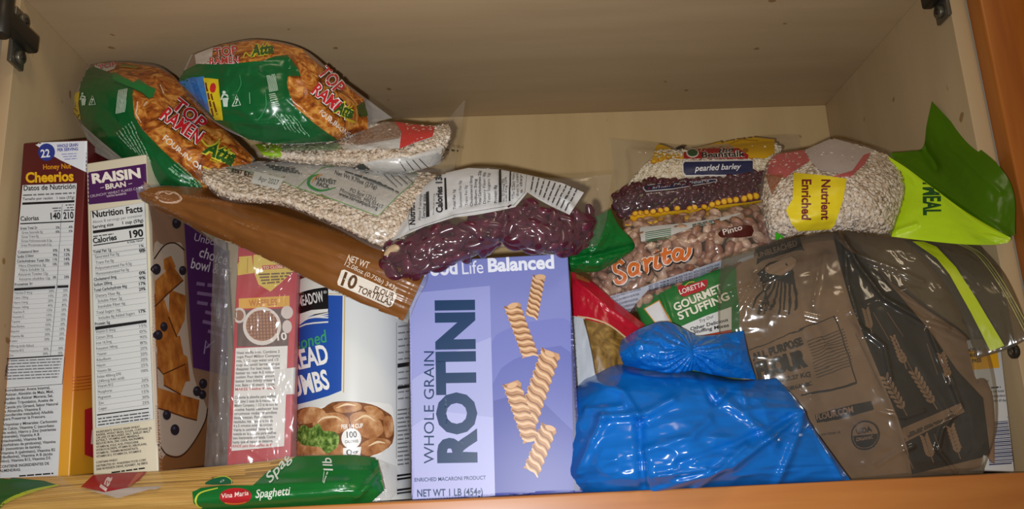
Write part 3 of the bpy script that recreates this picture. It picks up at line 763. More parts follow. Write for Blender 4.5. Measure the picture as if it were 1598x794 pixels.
lines = ['Heat waffle iron. Combine 2', 'cups Pearl Milling Company', 'mix, 1 1/2 cups water and 1/3', 'cup oil until large lumps', 'disappear. For best results allow', 'batter to rest 4-5 minutes', 'cooking. Pour desired amount', 'batter into lightly greased', 'iron. Bake until steaming stops.', 'MAKES Twelve 4" waffles', '', 'Caliente la plancha para waffles', 'Combine 2 tazas de la mezcla Pearl', 'Milling Company, 1 1/2 tz de taza de', 'aceite hasta deshacer los', 'grumos más grandes', 'desaparezcan. Para mejores', 'resultados, deje reposar la mezcla', '4 a 5 minutos antes de cocinar.', 'Vierta la cantidad deseada de', 'mezcla en la plancha para waffles', 'bien ligeramente engrasada. Cocine', 'hasta que el vapor se detenga.', 'RINDE para doce waffles de 4"']
rr = random.Random(4)
for k, s in enumerate(lines):
    if not s: continue
    y = 392 + k * 13.6; xa = 150 - k * .62; xb = xa + 148 - rr.random() * 20
    c = '#b52a2a' if s[:5] in ('MAKES', 'RINDE') else '#4d4746'
    P.t(s, c, xa, y, xb, y - 5, 9, .018)
P.q('#d8d5d0', [(276, 446), (344, 436), (340, 526), (280, 528)])
mb.build('carton', waf, angle=30)
pb = Pouch([[(334, 372, .03), (375, 355, .018), (430, 350, .016), (474, 352, .024)], [(330, 480, .03), (362, 470, .016), (420, 470, .014), (466, 470, .020)], [(326, 610, .03), (356, 605, .015), (412, 602, .013), (464, 600, .019)], [(318, 738, .03), (350, 742, .017), (410, 740, .015), (462, 735, .020)]],
           .002, .062, 90, 120, wr=.004, ws=(5, 8), rd=.003, rs=(5, 4), seed=5, pu=6, pv=6, creases=[([(332, 470), (345, 520), (338, 600), (350, 700)], .005, 6), ([(352, 400), (346, 560), (336, 720)], .004, 4), ([(398, 470), (440, 440), (470, 410)], .003, 5), ([(355, 620), (390, 700), (440, 730)], .003, 4), ([(322, 560), (350, 555)], .003, 4)])
mb = MB(); pb.shell(mb, FILMB)
P = Print(mb)
tag(mb.build('plastic_bag', origin=at(395, 738, .03)), 'clear crinkled plastic bag holding the red waffle mix box', 'plastic bag')

# ------------------------------------------------------------------ spaghetti lying along the shelf edge
sp = Pouch([[(-70, 750, .006), (90, 742, .010), (250, 734, .010), (400, 720, .010), (465, 710, .010), (560, 709, .010), (616, 728, .010)],
            [(-70, 785, -.012), (90, 768, -.012), (250, 757, -.012), (400, 750, -.012), (465, 745, -.012), (560, 738, -.010), (620, 748, .0)],
            [(-70, 802, -.024), (90, 792, -.024), (250, 782, -.024), (400, 775, -.024), (465, 770, -.024), (560, 764, -.020), (618, 765, -.004)],
            [(-70, 822, -.012), (90, 812, -.012), (250, 803, -.012), (400, 795, -.012), (465, 791, -.012), (560, 786, -.010), (606, 783, -.006)]],
           .002, .008, 150, 60, wr=.0015, ws=(9, 4), seed=11, seal=(0, .04, 0, 0), edge=.003,
           creases=[([(160, 762), (300, 762), (420, 755), (540, 752)], .002, 5), ([(555, 775), (600, 730)], .004, 5), ([(600, 770), (585, 730)], -.003, 5)])
spag = thing('spaghetti_bag', at(270, 800, -.01), 'long clear and green bag of spaghetti lying along the front shelf edge', 'pasta bag')
mb = MB(); sp.shell(mb, FILM)
GRN = '#146b2b'
P = Print(mb, rough=.25, spec=.5, lift=.0003, kinc=.3); P.view(0, 690, 4.842)
P.q('#1c5c2a', [(-300, 262), (60, 266), (330, 290), (440, 326), (300, 352), (150, 400), (60, 440), (0, 500), (-300, 600)])
P.l('#b3bf38', [16, 26, 22, 10], [(-20, 500), (60, 440), (180, 388), (300, 352), (440, 324)], smooth=4)
P.q('#a3212b', [(700, 252), (905, 232), (1110, 222), (1050, 290), (960, 345), (790, 376), (610, 338)])
P.t('la', '#e3c9c6', 800, 372, 850, 268, 60, .02, up=(-.8, -.55)); P.q('#b8583c', [(1040, 232), (1090, 228), (990, 330), (955, 342)])
P.q('#b9aaa0', [(640, 356), (790, 378), (960, 346), (1180, 358), (1230, 330), (890, 424)])
P.view(300, 690, 4.439)
P.q(GRN, [(0, 345), (60, 318), (200, 302), (420, 300), (520, 205), (720, 100), (900, 94), (1120, 90), (1280, 112), (1330, 330), (1225, 425), (900, 450), (400, 470), (80, 470), (10, 420)])
P.l('#c9d04a', [6, 14, 6], [(178, 318), (60, 350), (24, 400), (40, 440), (70, 452)], smooth=4)
P.q('#1c6b46', [(90, 294), (140, 256), (220, 240), (268, 262), (268, 292)], smooth=3); P.l('#c9d04a', [4, 8, 4], [(150, 250), (225, 238), (270, 262), (272, 290)], smooth=4); P.t('o', '#cfe0d8', 195, 284, 225, 270, 18, 0, .2)
P.e('#b8252c', 301, 374, 110, 56, -2); P.e('#d8772a', 301, 412, 76, 13, -3); P.e('#b8252c', 301, 392, 98, 26, -2)
P.t('Vina Maria', '#efe3da', 206, 388, 392, 366, 28, .01, .15)
P.t('Spaghetti', '#e6ecdf', 440, 384, 684, 362, 50, .012, .3)
P.t('Spag', '#dbe6da', 540, 290, 700, 100, 62, .012, .3); P.t('1lb', '#e3ebe0', 905, 200, 905, 110, 66, .012, up=(1, -.05)) if False else P.t('1lb', '#e3ebe0', 975, 200, 960, 108, 62, .012, .2)
P.l('#cfdccd', 4, [(905, 280), (915, 205)]); P.micro('#bcd0bc', 912, 285, 940, 205, 14)
mb.build('film', spag)
NOOD = noisemat('spaghetti_wheat', [(.3, '#b98a3c'), (.7, '#d3a857')], 20, .45, stretch=(1, 8, 8))
mb = MB(); rr = random.Random(8)
cc = np.linspace(0, 2 * math.pi, 6, endpoint=False)
def tube(mb, pts, r, mat, n=6):
    p = np.array(pts); d = np.gradient(p, axis=0); d /= np.linalg.norm(d, axis=1)[:, None]
    a = np.cross(d, [.3, .2, 1.]); a /= np.linalg.norm(a, axis=1)[:, None]; b = np.cross(d, a)
    c = np.linspace(0, 2 * math.pi, n, endpoint=False)
    R = p[:, None] + r * (np.cos(c)[None, :, None] * a[:, None] + np.sin(c)[None, :, None] * b[:, None])
    mb.grid(np.concatenate([p[None, :1].repeat(n, 1).reshape(1, n, 3), R, p[None, -1:].repeat(n, 1).reshape(1, n, 3)]), mat, wrap=True)
nv_, nu_ = sp.F.shape[:2]
for k in range(120):
    lay = k % 3
    v0 = (k // 3 + .5 + rr.uniform(-.4, .4)) / 40 * .9 + .05; v1 = v0 + rr.uniform(-.03, .03)
    us = np.linspace(.02, .88, 14); pts = []
    for u in us:
        i = min(max(int((v0 + (v1 - v0) * u) * (nv_ - 1)), 1), nv_ - 2); j = int(u * (nu_ - 1))
        pts.append(sp.S[i, j] + sp.w * (.0016 + .0022 * lay))
    tube(mb, pts, .0010, NOOD)
tag(mb.build('spaghetti', origin=at(200, 800, -.01)), 'pale yellow spaghetti strands inside the clear green bag at the shelf edge', 'pasta', kind='stuff')

# ------------------------------------------------------------------ tortillas across the top of the can
tp = Pouch([[(222, 288, .0), (320, 292, .035), (420, 300, .06), (540, 330, .06), (668, 392, .04)],
            [(213, 297, .0), (310, 312, .006), (410, 342, .0), (530, 382, -.006), (666, 436, -.010)],
            [(214, 302, .002), (308, 330, .0), (405, 368, -.006), (526, 414, -.012), (650, 468, -.014)],
            [(215, 310, .008), (300, 354, .012), (400, 397, .006), (520, 454, -.004), (636, 504, -.008)]],
           .003, .02, 140, 60, pu=8, pv=4, wr=.004, ws=(4, 3), rd=.002, rs=(5, 3), seed=21, edge=.003, seal=(.02, .03, 0, 0),
           creases=[([(286, 304), (400, 322), (520, 360), (650, 410)], .004, 4), ([(240, 318), (360, 372)], .002, 4)])
tort = thing('tortilla_bag', at(470, 440, .0), 'flat brown bag of ten flour tortillas sloping over the can and waffle box', 'tortilla bag')
mb = MB(); tp.shell(mb, FILMB)
BRN = noisemat('brown_bag_print', [(.3, '#74461d'), (.7, '#855223')], 12, .33, .5)
P = Print(mb, rough=.33, kinc=.3); P.view(200, 240, 2.835)
P.q(BRN, [(45, 175), (100, 150), (300, 130), (640, 150), (980, 260), (1180, 340), (1300, 480), (1308, 540), (1215, 745), (1000, 672), (740, 540), (430, 385), (240, 305), (60, 205)])
P.e('#b9967c', 178, 192, 62, 28, 8); P.e('#8a5a36', 178, 192, 50, 22, 8); P.l('#d3b6a2', 5, [(125, 190), (150, 168), (180, 180), (205, 170), (238, 200), (200, 214), (150, 212), (125, 190)], smooth=3)
P.t('NET WT', '#e8dacb', 966, 472, 1060, 508, 28, .01); P.t('12.08oz (0.75lb) 343g', '#e8dacb', 956, 492, 1186, 606, 20)
P.q('#e6dccf', [(956, 512), (1180, 612), (1190, 626), (1168, 672), (1150, 678), (928, 580), (926, 566), (944, 516)])
P.t('10', '#5d3c1e', 940, 578, 1002, 600, 58, .03); P.t('FLOUR', '#5d3c1e', 1086, 608, 1172, 642, 26, .02); P.t('TORTILLAS', '#5d3c1e', 1012, 608, 1162, 672, 28, .02)
P.micro('#c9ab8c', 318, 350, 450, 390, 8, 3)
mb.build('film', tort)
# ------------------------------------------------------------------ kidney beans on the lilac box
BEAN = noisemat('kidney_bean_skin', [(.3, '#3a1220'), (.55, '#551a2e'), (.75, '#6d2a40')], 60, .22, .5)
BEANP = noisemat('pale_bean_skin', [(.3, '#b89a78'), (.7, '#cfb593')], 60, .3)
def bean_mesh(name, mat, L=.0155, Wd=.0088, T=.0072, bend=.0030):
    mb = MB(); nu, nv = 16, 12; R = []
    for i in range(nu + 1):
        t = math.pi * i / nu; xx = -math.cos(t) * L / 2; r = math.sin(t) ** .8
        ring = []
        for j in range(nv):
            a = 2 * math.pi * j / nv
            y = math.cos(a) * Wd / 2 * r - bend * (1 - (2 * xx / L) ** 2) + bend * .5
            ring.append((xx, y, math.sin(a) * T / 2 * r))
        R.append(ring)
    mb.grid(np.array(R), mat, wrap=True)
    o = mb.build(name); me = o.data; bpy.data.objects.remove(o)
    return me
def strew(name, meshes, pouch, n, box, inset, seed, label, cat, group, mind, keep=None, tilt=.5, smin=.85, smax=1.12, pmin=.3):
    """countable beans laid just under a bag's film, every one an object of its own"""
    r = random.Random(seed); got = []; nv, nu = pouch.F.shape[:2]; made = 0
    for _ in range(n * 40):
        if made >= n: break
        u, v = r.uniform(box[0], box[1]), r.uniform(box[2], box[3])
        i, j = int(v * (nv - 1)), int(u * (nu - 1))
        i = min(max(i, 1), nv - 2); j = min(max(j, 1), nu - 2)
        if pouch.prof[i, j] < pmin: continue
        p = pouch.F[i, j]
        if keep and not keep(*proj(p)): continue
        du = pouch.F[i, j + 1] - pouch.F[i, j - 1]; dv = pouch.F[i + 1, j] - pouch.F[i - 1, j]
        nn = np.cross(du, dv); nn /= np.linalg.norm(nn)
        if nn @ pouch.w > 0: nn = -nn
        if (pouch.B[i, j] - p) @ pouch.w < 1.7 * inset: continue
        c = p + pouch.w * inset
        if any((c[0]-g[0])**2 + (c[1]-g[1])**2 + (c[2]-g[2])**2 < mind * mind for g in got): continue
        got.append(tuple(c))
        o = bpy.data.objects.new(name, meshes[r.randrange(len(meshes))])
        COL.objects.link(o)
        q = Vector(nn).to_track_quat('Z', 'Y').to_matrix() @ Matrix.Rotation(r.uniform(0, 6.28), 3, 'Z') @ Matrix.Rotation(r.gauss(0, tilt), 3, 'X') @ Matrix.Rotation(r.gauss(0, tilt), 3, 'Y')
        s = r.uniform(smin, smax)
        o.matrix_world = Matrix.Translation(Vector(c)) @ (q * s).to_4x4()
        tag(o, label, cat, group); made += 1
kp = Pouch([[(606, 372, .02), (640, 312, .03), (690, 272, .034), (760, 260, .034), (855, 277, .034), (955, 272, .045)],
            [(600, 396, -.006), (655, 352, -.004), (705, 320, -.002), (775, 305, -.004), (862, 322, 0), (951, 310, .035)],
            [(594, 416, -.014), (658, 390, -.02), (712, 368, -.022), (785, 352, -.022), (868, 366, -.018), (945, 348, .028)],
            [(591, 436, -.012), (655, 428, -.018), (720, 408, -.016), (785, 386, -.014), (866, 398, -.014), (930, 384, .02)]],
           .015, .014, 140, 80, pu=6, pv=3.5, wr=.0022, ws=(8, 5), rd=.0012, rs=(7, 6), seed=31, edge=.004, seal=(.0, .05, 0, 0), lump=.002,
           creases=[([(786, 268), (790, 330), (784, 386)], -.007, 9), ([(706, 338), (740, 362), (775, 372)], .003, 4), ([(880, 310), (915, 355), (922, 380)], .004, 5), ([(820, 345), (850, 362), (890, 340)], .002, 5), ([(930, 300), (940, 375)], .003, 5)])
kid = thing('kidney_bean_bag', at(770, 400, .0), 'clear bag of dark red kidney beans lying on the lilac rotini box', 'bean bag')
mb = MB(); kp.shell(mb, FILM)
kf = mb.build('film', kid)
lb = MB(); P = Print(lb, target=mb, lift=.0004, rough=.45, kinc=.3); P.view(580, 240, 3.97)
P.q('#d9dadc', [(115, 540), (128, 470), (160, 385), (240, 265), (330, 190), (450, 120), (600, 88), (790, 98), (965, 130), (1180, 182), (1315, 240), (1225, 378), (1110, 325), (1035, 285), (965, 240), (890, 330), (800, 350), (640, 380), (510, 395), (330, 450), (150, 530)], L=3.2)
P.l('#4b4b50', 2.5, [(236, 474), (226, 400), (262, 262)]); P.l('#4b4b50', 2.5, [(236, 474), (515, 378), (880, 318), (948, 240), (960, 132)])
P.t('Nutrition Facts', BLK, 272, 440, 288, 200, 36, .035) if False else None
P.t('Nutrition', BLK, 270, 440, 266, 272, 36, .035); P.t('About 9 servings', '#55545a', 305, 415, 312, 250, 18); P.t('Serving size', '#3b3a3f', 332, 402, 338, 250, 20, .012)
P.q(BLK, [(338, 396), (360, 390), (356, 232), (338, 240)])
P.t('Amount per serving', '#55545a', 388, 380, 392, 250, 10); P.t('Calories 130', BLK, 440, 366, 436, 120, 38, .035); P.q(BLK, [(456, 350), (470, 346), (462, 150), (450, 154)])
P.t('Bag', BLK, 210, 385, 214, 345, 18, .02)
for s, xx, y0, y1, b in (('Total Fat 1g', 522, 348, 225, 1), ('Saturated Fat 0g', 560, 335, 170, 0), ('Trans Fat 0g', 596, 325, 200, 0), ('Cholesterol 0mg', 628, 330, 140, 1), ('Sodium 5mg', 655, 325, 160, 1), ('Total Carbohydrate 22g', 680, 322, 110, 1), ('Dietary Fiber 8g', 708, 315, 120, 0), ('Total Sugars 1g', 735, 310, 125, 0), ('Protein 8g', 775, 312, 200, 1), ('Vit. D 0mcg 0%', 822, 305, 160, 0), ('Iron 2mg 10%', 842, 302, 150, 0), ('* The % Daily Value', 888, 285, 125, 0), ('diet is used', 910, 270, 130, 0), ('a day', 932, 250, 135, 0)):
    P.t(s, '#37363b', xx, y0, xx - 4, y1, 16, .012 * b)
P.q(BLK, [(784, 310), (800, 308), (798, 105), (784, 104)]); P.q(BLK, [(855, 302), (864, 300), (864, 116), (856, 115)])
for k in range(9): P.micro('#4b4a50', 985 + 26 * k, 232 + 16 * k, 1000 + 34 * k, 150 + 9 * k, 14, k)
lab = lb.build('label', kid, label='white nutrition label')
BM = [bean_mesh('kidney_bean', BEAN, .0185, .0108, .0090)]; BP = [bean_mesh('pale_bean', BEANP, .0175, .0100, .0085)]
lablow = [(609, 374), (668, 350), (741, 334), (804, 322), (823, 300), (860, 325), (892, 332), (960, 300)]
def below_label(x, y): return y > np.interp(x, [p[0] for p in lablow], [p[1] for p in lablow]) + 12
KL = 'dark red kidney bean inside the clear bag on the lilac box'
strew('kidney_bean', BM, kp, 150, (.0, .97, .02, .99), .0078, 1, KL, 'bean', 'kidney beans in the clear bag', .0078, below_label, pmin=.36, tilt=.22)
strew('kidney_bean', BM, kp, 140, (.01, .95, .05, .97), .0150, 2, KL, 'bean', 'kidney beans in the clear bag', .0088, below_label, pmin=.55, tilt=.3)
strew('pale_bean', BP, kp, 1, (.02, .10, .3, .8), .0028, 5, 'single pale bean at the left tip of the kidney bean bag', 'bean', None, .001, lambda x, y: 598 < x < 612 and 385 < y < 402, .1, pmin=0)
# ------------------------------------------------------------------ rolled oats in two clear bags
OATS = [noisemat('oat_flake_' + c, [(.3, a), (.7, b)], 150, .7, .2) for c, a, b in (('pale', '#cdb9a2', '#dccbb6'), ('tan', '#bda48a', '#cfbaa2'), ('light', '#d8c8b4', '#e4d8c8'))]
OATM = noisemat('oat_mass', [(.3, '#a58c72'), (.7, '#c2aa8e')], 120, .8, .2)
def oat_bag(name, pouch, label, cat, n, oname, olabel, size=.0027, thr=.42, base=None, box=(0, 1, 0, 1)):
    mb = MB(); pouch.mass(mb, OATM, .0042, thr); flakes(mb, pouch, n, size, OATS, 3 + n, thr=thr, box=box, inset=.0020, tilt=.35)
    tag(mb.build(oname, origin=base), olabel, 'oats', kind='stuff')
    t = thing(name, base, label, cat)
    mb = MB(); pouch.shell(mb, FILM)
    return t, mb
ol = Pouch([[(302, 252, .05), (380, 250, .065), (470, 249, .07), (560, 252, .07), (640, 264, .07), (706, 262, .08)],
            [(303, 262, .022), (372, 280, .02), (456, 292, .018), (540, 305, .016), (622, 306, .018), (694, 288, .04)],
            [(305, 270, .012), (362, 298, .008), (448, 312, .004), (530, 334, .0), (612, 350, .0), (670, 322, .03)],
            [(310, 279, .012), (352, 312, .010), (440, 322, .006), (520, 354, .0), (604, 392, .0), (650, 352, .02)]],
           .008, .012, 130, 80, pu=5, pv=4, wr=.0018, ws=(9, 5), rd=.001, rs=(9, 5), seed=41, edge=.003, seal=(.03, .05, 0, .06),
           creases=[([(345, 300), (440, 312), (520, 345), (600, 385)], .002, 4), ([(620, 280), (660, 300)], .003, 5)])
oatb, mb = oat_bag('oat_bag', ol, 'clear bag of rolled oats with a best by sticker on the brown tortilla bag', 'oat bag', 7500, 'rolled_oats', 'rolled oats inside the lower clear bag above the brown tortillas', base=at(480, 350, .0))
of = mb.build('film', oatb)
pb_ = MB(); P = Print(pb_, target=mb, lift=.00035, kinc=.25); P.view(200, 240, 2.835)
WH = film('milky_print', haze=.6, gloss=.03, rough=.3, hz='#dcdcd8')
P.q(WH, [(430, 62), (560, 38), (760, 36), (960, 45), (1130, 62), (1285, 84), (1268, 124), (1105, 276), (980, 236), (860, 180), (750, 150), (660, 110)])
P.l('#6f9a52', 3, [(440, 62), (600, 92), (750, 150)]); P.l('#6f9a52', 4, [(748, 152), (860, 62), (1000, 60), (1280, 88)], smooth=2); P.l('#6f9a52', 4, [(748, 152), (900, 200), (1105, 276), (1190, 190), (1268, 122)])
P.k += 4; P.t('BEST BY', '#333536', 457, 84, 538, 102, 17, .025); P.k -= 4
P.q('#dcdcd8', [(560, 78), (690, 112), (662, 160), (543, 128)]); P.t('Apr 2027', '#55565e', 574, 120, 664, 140, 22, 0, .1)
P.l('#3f8a4a', [3, 14, 12, 3], [(846, 92), (808, 105), (800, 140), (850, 164), (920, 150)], smooth=5); P.l('#d08a3a', [3, 8, 3], [(860, 92), (830, 105), (812, 130)], smooth=4)
P.t('HARVEST', '#2f3a34', 828, 120, 918, 138, 18, .02); P.t('PACK', '#2f3a34', 832, 142, 888, 156, 18, .02)
P.t('Net Wt 9.70oz (275g)', '#3a3c3c', 912, 90, 1098, 158, 17, .012); P.t('PO Box 17315,', '#3a3c3c', 980, 168, 1098, 214, 17); P.t('Minneapolis, MN 55417', '#3a3c3c', 936, 168, 1124, 244, 16); P.t('www.harvestpack.org', '#3a3c3c', 930, 184, 1102, 250, 16, .015)
for k in range(3): P.micro('#4a4c4c', 610 + 14 * k, 52 + 9 * k, 740 + 14 * k, 70 + 10 * k, 9, k)
for k in range(4): P.micro('#4a4c4c', 960 + 40 * k, 80 + 14 * k, 1120 + 26 * k, 132 + 14 * k, 10, k)
for k in range(4): P.l('#3a3c3c', 3, [(1130 + 32 * k, 92 + 3 * k), (1190 + 24 * k, 150 - 6 * k)])
pb_.build('label_print', oatb, label='milky white and green printing')
ou = Pouch([[(392, 226, .06), (460, 214, .085), (530, 206, .085), (600, 190, .08), (682, 194, .075), (726, 156, .085)],
            [(397, 234, .045), (465, 228, .055), (540, 228, .055), (608, 220, .05), (692, 208, .055), (720, 205, .08)],
            [(400, 240, .04), (468, 244, .045), (543, 248, .045), (612, 250, .04), (684, 236, .05), (714, 240, .08)],
            [(404, 246, .05), (470, 256, .055), (546, 263, .055), (612, 272, .05), (664, 268, .055), (708, 272, .08)]],
           .009, .012, 120, 70, pu=5, pv=3.5, wr=.0018, ws=(9, 5), seed=43, edge=.004, seal=(.02, .14, 0, .05), rd=.001, rs=(8, 6),
           creases=[([(560, 225), (640, 245), (690, 235)], .003, 4), ([(700, 215), (712, 265)], .003, 4)])
oatu, mb = oat_bag('oat_bag', ou, 'clear bag of rolled oats with a red corner, wedged under the right ramen pack', 'oat bag', 5000, 'rolled_oats', 'rolled oats inside the upper clear bag below the right ramen pack', base=at(540, 262, .05))
mb.build('film', oatu)
pb_ = MB(); P = Print(pb_, target=mb, lift=.00035, kinc=.25); P.view(280, 50, 3.609)
P.q('#8fb81e', [(425, 632), (575, 628), (572, 738), (520, 722), (470, 690)])
P.q(film('pale_green_print', haze=.5, gloss=.03, rough=.3, hz='#8fae7c'), [(575, 626), (700, 622), (880, 622), (930, 640), (900, 664), (575, 668)])
P.q(WH, [(900, 640), (1240, 590), (1420, 595), (1240, 655), (940, 665)])
P.q('#c23a36', [(1205, 505), (1300, 512), (1440, 535), (1425, 590), (1330, 622), (1240, 658), (1250, 560)])
P.q(film('brown_print', haze=.5, gloss=.03, rough=.3, hz='#9c7a66'), [(940, 605), (1050, 550), (1160, 505), (1215, 508), (1250, 560), (1240, 600), (1000, 640)])
P.q(WH, [(1040, 735), (1120, 720), (1300, 700), (1480, 640), (1470, 740), (1300, 790), (1100, 790)])
for k in range(4): P.l('#3c4140', 5, [(1240 + 36 * k, 730 - 6 * k), (1280 + 40 * k, 786 - 8 * k)])
P.q('#39403c', [(975, 765), (1035, 738), (1070, 775), (1000, 775)])
for k in range(3): P.q('#4a443c', [(1500 + 30 * k, 655 + 4 * k), (1518 + 30 * k, 659 + 4 * k), (1516 + 30 * k, 670 + 4 * k), (1498 + 30 * k, 664 + 4 * k)])
pb_.build('label_print', oatu, label='lime, red and white printing')
# lime bag end peeking out to the right of the upper oats
# ------------------------------------------------------------------ two ramen multipacks
NOO = noisemat('ramen_noodle_print', [(.3, '#4e1e08'), (.42, '#8e4614'), (.52, '#b86a24'), (.62, '#e0a550'), (.72, '#a84e18')], 62, .3, .5, detail=7, dist=1.6, rgh=.62)
RG = '#0b5c2b'
def redtext(P, s, x0, y0, x1, y1, h):
    P.t(s, '#221114', x0, y0, x1, y1, h, .11); P.t(s, '#efe6e2', x0, y0, x1, y1, h, .065); P.t(s, '#c8202c', x0, y0, x1, y1, h, .02)
def atta(P, x0, y0, x1, y1, h):
    P.t('Atta', '#d6cf3c', x0, y0, x1, y1, h, .10, .3); P.t('Atta', '#2c5a22', x0, y0, x1, y1, h, .045, .3)
def bin_icon(P, x, y, s, c='#c9d8ca'):
    P.q(c, [(x, y), (x + 16 * s, y), (x + 13 * s, y + 22 * s), (x + 3 * s, y + 22 * s)]); P.e(c, x + 4 * s, y - 14 * s, 3.4 * s)
    P.l(c, 4 * s, [(x - 3 * s, y + 4 * s), (x + 2 * s, y - 8 * s), (x + 10 * s, y - 6 * s), (x + 14 * s, y - 2 * s)])
    P.l(c, 2.4 * s, [(x + 26 * s, y + 20 * s), (x + 36 * s, y - 8 * s), (x + 46 * s, y + 20 * s)], closed=True); P.t('7', c, x + 32 * s, y + 16 * s, x + 40 * s, y + 16 * s, 13 * s, .03)
rl = Pouch([[(138, 102, .11), (172, 96, .115), (212, 97, .11), (258, 108, .09), (318, 168, .075), (398, 248, .06)],
            [(126, 128, .085), (160, 132, .06), (200, 146, .045), (246, 178, .035), (305, 226, .035), (384, 262, .05)],
            [(116, 156, .08), (146, 176, .055), (184, 204, .04), (226, 232, .03), (280, 272, .03), (356, 288, .045)],
            [(116, 182, .10), (142, 222, .08), (186, 258, .06), (236, 290, .05), (290, 306, .05), (334, 304, .05)]],
           .010, .055, 130, 90, pu=6, pv=5, wr=.004, ws=(6, 5), rd=.002, rs=(8, 6), seed=51, edge=.004, seal=(.01, .06, 0, .04),
           creases=[([(172, 118), (240, 140), (252, 148)], .003, 5), ([(160, 215), (215, 205), (300, 262), (328, 298)], .003, 5), ([(225, 140), (222, 175), (250, 205)], -.003, 5), ([(330, 190), (380, 245)], .003, 6)])
RFILM = film('ramen_clear_film', haze=.10, gloss=.06, rough=.16)
raml = thing('ramen_pack', at(230, 300, .06), 'green and orange ramen multipack leaning over the cereal boxes at the far left', 'ramen multipack')
mb = MB(); rl.shell(mb, RFILM); rl.mass(mb, ink('#7a4a1e', .4), .0012, .12)
P = Print(mb, lift=.0004, kinc=.4, rough=.28, spec=.5); P.view(100, 50, 3.053)
P.q(NOO, [(150, 148), (300, 146), (440, 168), (525, 212), (560, 262), (700, 398), (860, 548), (905, 612), (850, 660), (760, 700), (700, 770), (560, 660), (420, 520), (340, 420), (320, 300), (300, 230), (180, 175)], L=3.5)
P.q('#d8cfc6', [(140, 152), (250, 150), (240, 175), (200, 190), (150, 170)]); redtext(P, 'TOP', 165, 178, 250, 160, 18); P.l('#6f7a24', 10, [(270, 160), (350, 168)]); P.l('#a8922c', 5, [(268, 166), (350, 172)])
P.q(RG, [(84, 200), (138, 166), (205, 190), (260, 222), (332, 262), (326, 300), (335, 400), (372, 468), (425, 520), (560, 645), (696, 768), (560, 775), (470, 740), (330, 660), (235, 600), (112, 470), (84, 425), (74, 320)])
P.q('#0d7a3a', [(232, 190), (330, 242), (356, 226), (400, 258), (436, 274), (425, 312), (405, 318), (370, 288), (318, 268), (232, 226)])
P.l('#0a4f28', 5, [(240, 240), (320, 268), (372, 292), (404, 318)]); P.l('#0a4f28', 4, [(262, 300), (240, 380), (262, 430)])
P.q('#d8c01f', [(58, 292), (78, 286), (72, 340), (84, 415), (60, 412), (36, 384), (46, 330)]); P.l('#6b3a14', 4, [(52, 360), (70, 380)]); P.l('#6b3a14', 3, [(50, 385), (66, 402)])
bin_icon(P, 86, 318, 1.5)
for k in range(9): P.l('#b7cbb8', 3, [(262 + 5 * k, 282 - k), (252 + 5 * k, 392 - k)], bump=False)
for k in range(6): P.micro('#8fb596', 255 + 14 * k, 480 - 10 * k, 330 + 18 * k, 560 + 12 * k, 8, k)
for k in range(4): P.micro('#79a884', 500 + 14 * k, 650 - 10 * k, 640 + 8 * k, 752 - 8 * k, 8, k)
redtext(P, 'TOP', 506, 362, 646, 478, 60); redtext(P, 'RAMEN', 455, 415, 632, 540, 62)
P.t('FOUR-IN-ONE PACK', '#e3d6c8', 470, 514, 760, 768, 27, .02)
atta(P, 655, 575, 800, 635, 62); P.l('#c7c23a', 8, [(650, 520), (680, 550), (720, 540), (740, 515)], smooth=4); P.l('#c7a92c', 8, [(690, 610), (730, 630)], smooth=1); P.l('#d0b93a', 6, [(660, 640), (700, 655)])
for q in ([(350, 340), (346, 400), (372, 440)], [(400, 340), (385, 360)], [(455, 260), (470, 300)]): P.l('#e8cdb4', 5, q)
mb.build('wrapper', raml)
fp = Pouch([[(126, 192, .05), (158, 220, .036), (192, 248, .034)], [(134, 212, .045), (160, 232, .034), (188, 252, .032)], [(138, 232, .04), (160, 244, .034), (182, 256, .032)]], .001, .001, 40, 30, wr=.002, seed=55)
mb = MB(); fp.shell(mb, film('grey_film', haze=.55, gloss=.05, rough=.2, hz='#8f8a82')); mb.build('end_flap', raml, label='cloudy clear plastic flap')
rr_ = Pouch([[(298, 86, .05), (345, 70, .05), (403, 61, .045), (472, 76, .045), (530, 122, .06), (612, 184, .085)],
             [(286, 112, .035), (334, 102, .02), (394, 90, .015), (464, 104, .02), (524, 150, .035), (590, 190, .08)],
             [(280, 126, .03), (326, 146, .01), (386, 158, .002), (452, 172, .008), (515, 192, .03), (578, 202, .075)],
             [(284, 140, .05), (330, 187, .03), (384, 216, .025), (445, 225, .03), (506, 222, .045), (566, 212, .08)]],
            .008, .05, 130, 90, pu=6, pv=5, wr=.004, ws=(6, 5), rd=.002, rs=(8, 6), seed=61, edge=.004, seal=(.01, .09, 0, .02),
            creases=[([(310, 100), (400, 96), (452, 92)], .003, 5), ([(452, 92), (452, 150), (520, 215)], .003, 5), ([(355, 105), (350, 150), (390, 180)], .002, 5), ([(350, 187), (400, 192), (460, 195)], .003, 5), ([(485, 100), (540, 160)], .002, 6)])
ramr = thing('ramen_pack', at(430, 222, .04), 'topmost green and orange ramen multipack touching the cabinet top, blue flap at its left', 'ramen multipack')
mb = MB(); rr_.shell(mb, RFILM); rr_.mass(mb, ink('#7a4a1e', .4), .0012, .12)
P = Print(mb, lift=.0004, kinc=.4, rough=.28, spec=.5); P.view(280, 50, 3.609)
P.q(NOO, [(85, 120), (200, 76), (440, 42), (560, 62), (690, 96), (740, 150), (890, 260), (1040, 385), (1062, 500), (1060, 545), (960, 580), (890, 610), (620, 420), (400, 170), (100, 185)], L=3.5)
P.q('#cfc8c4', [(85, 120), (190, 80), (185, 140), (175, 182), (95, 186)])
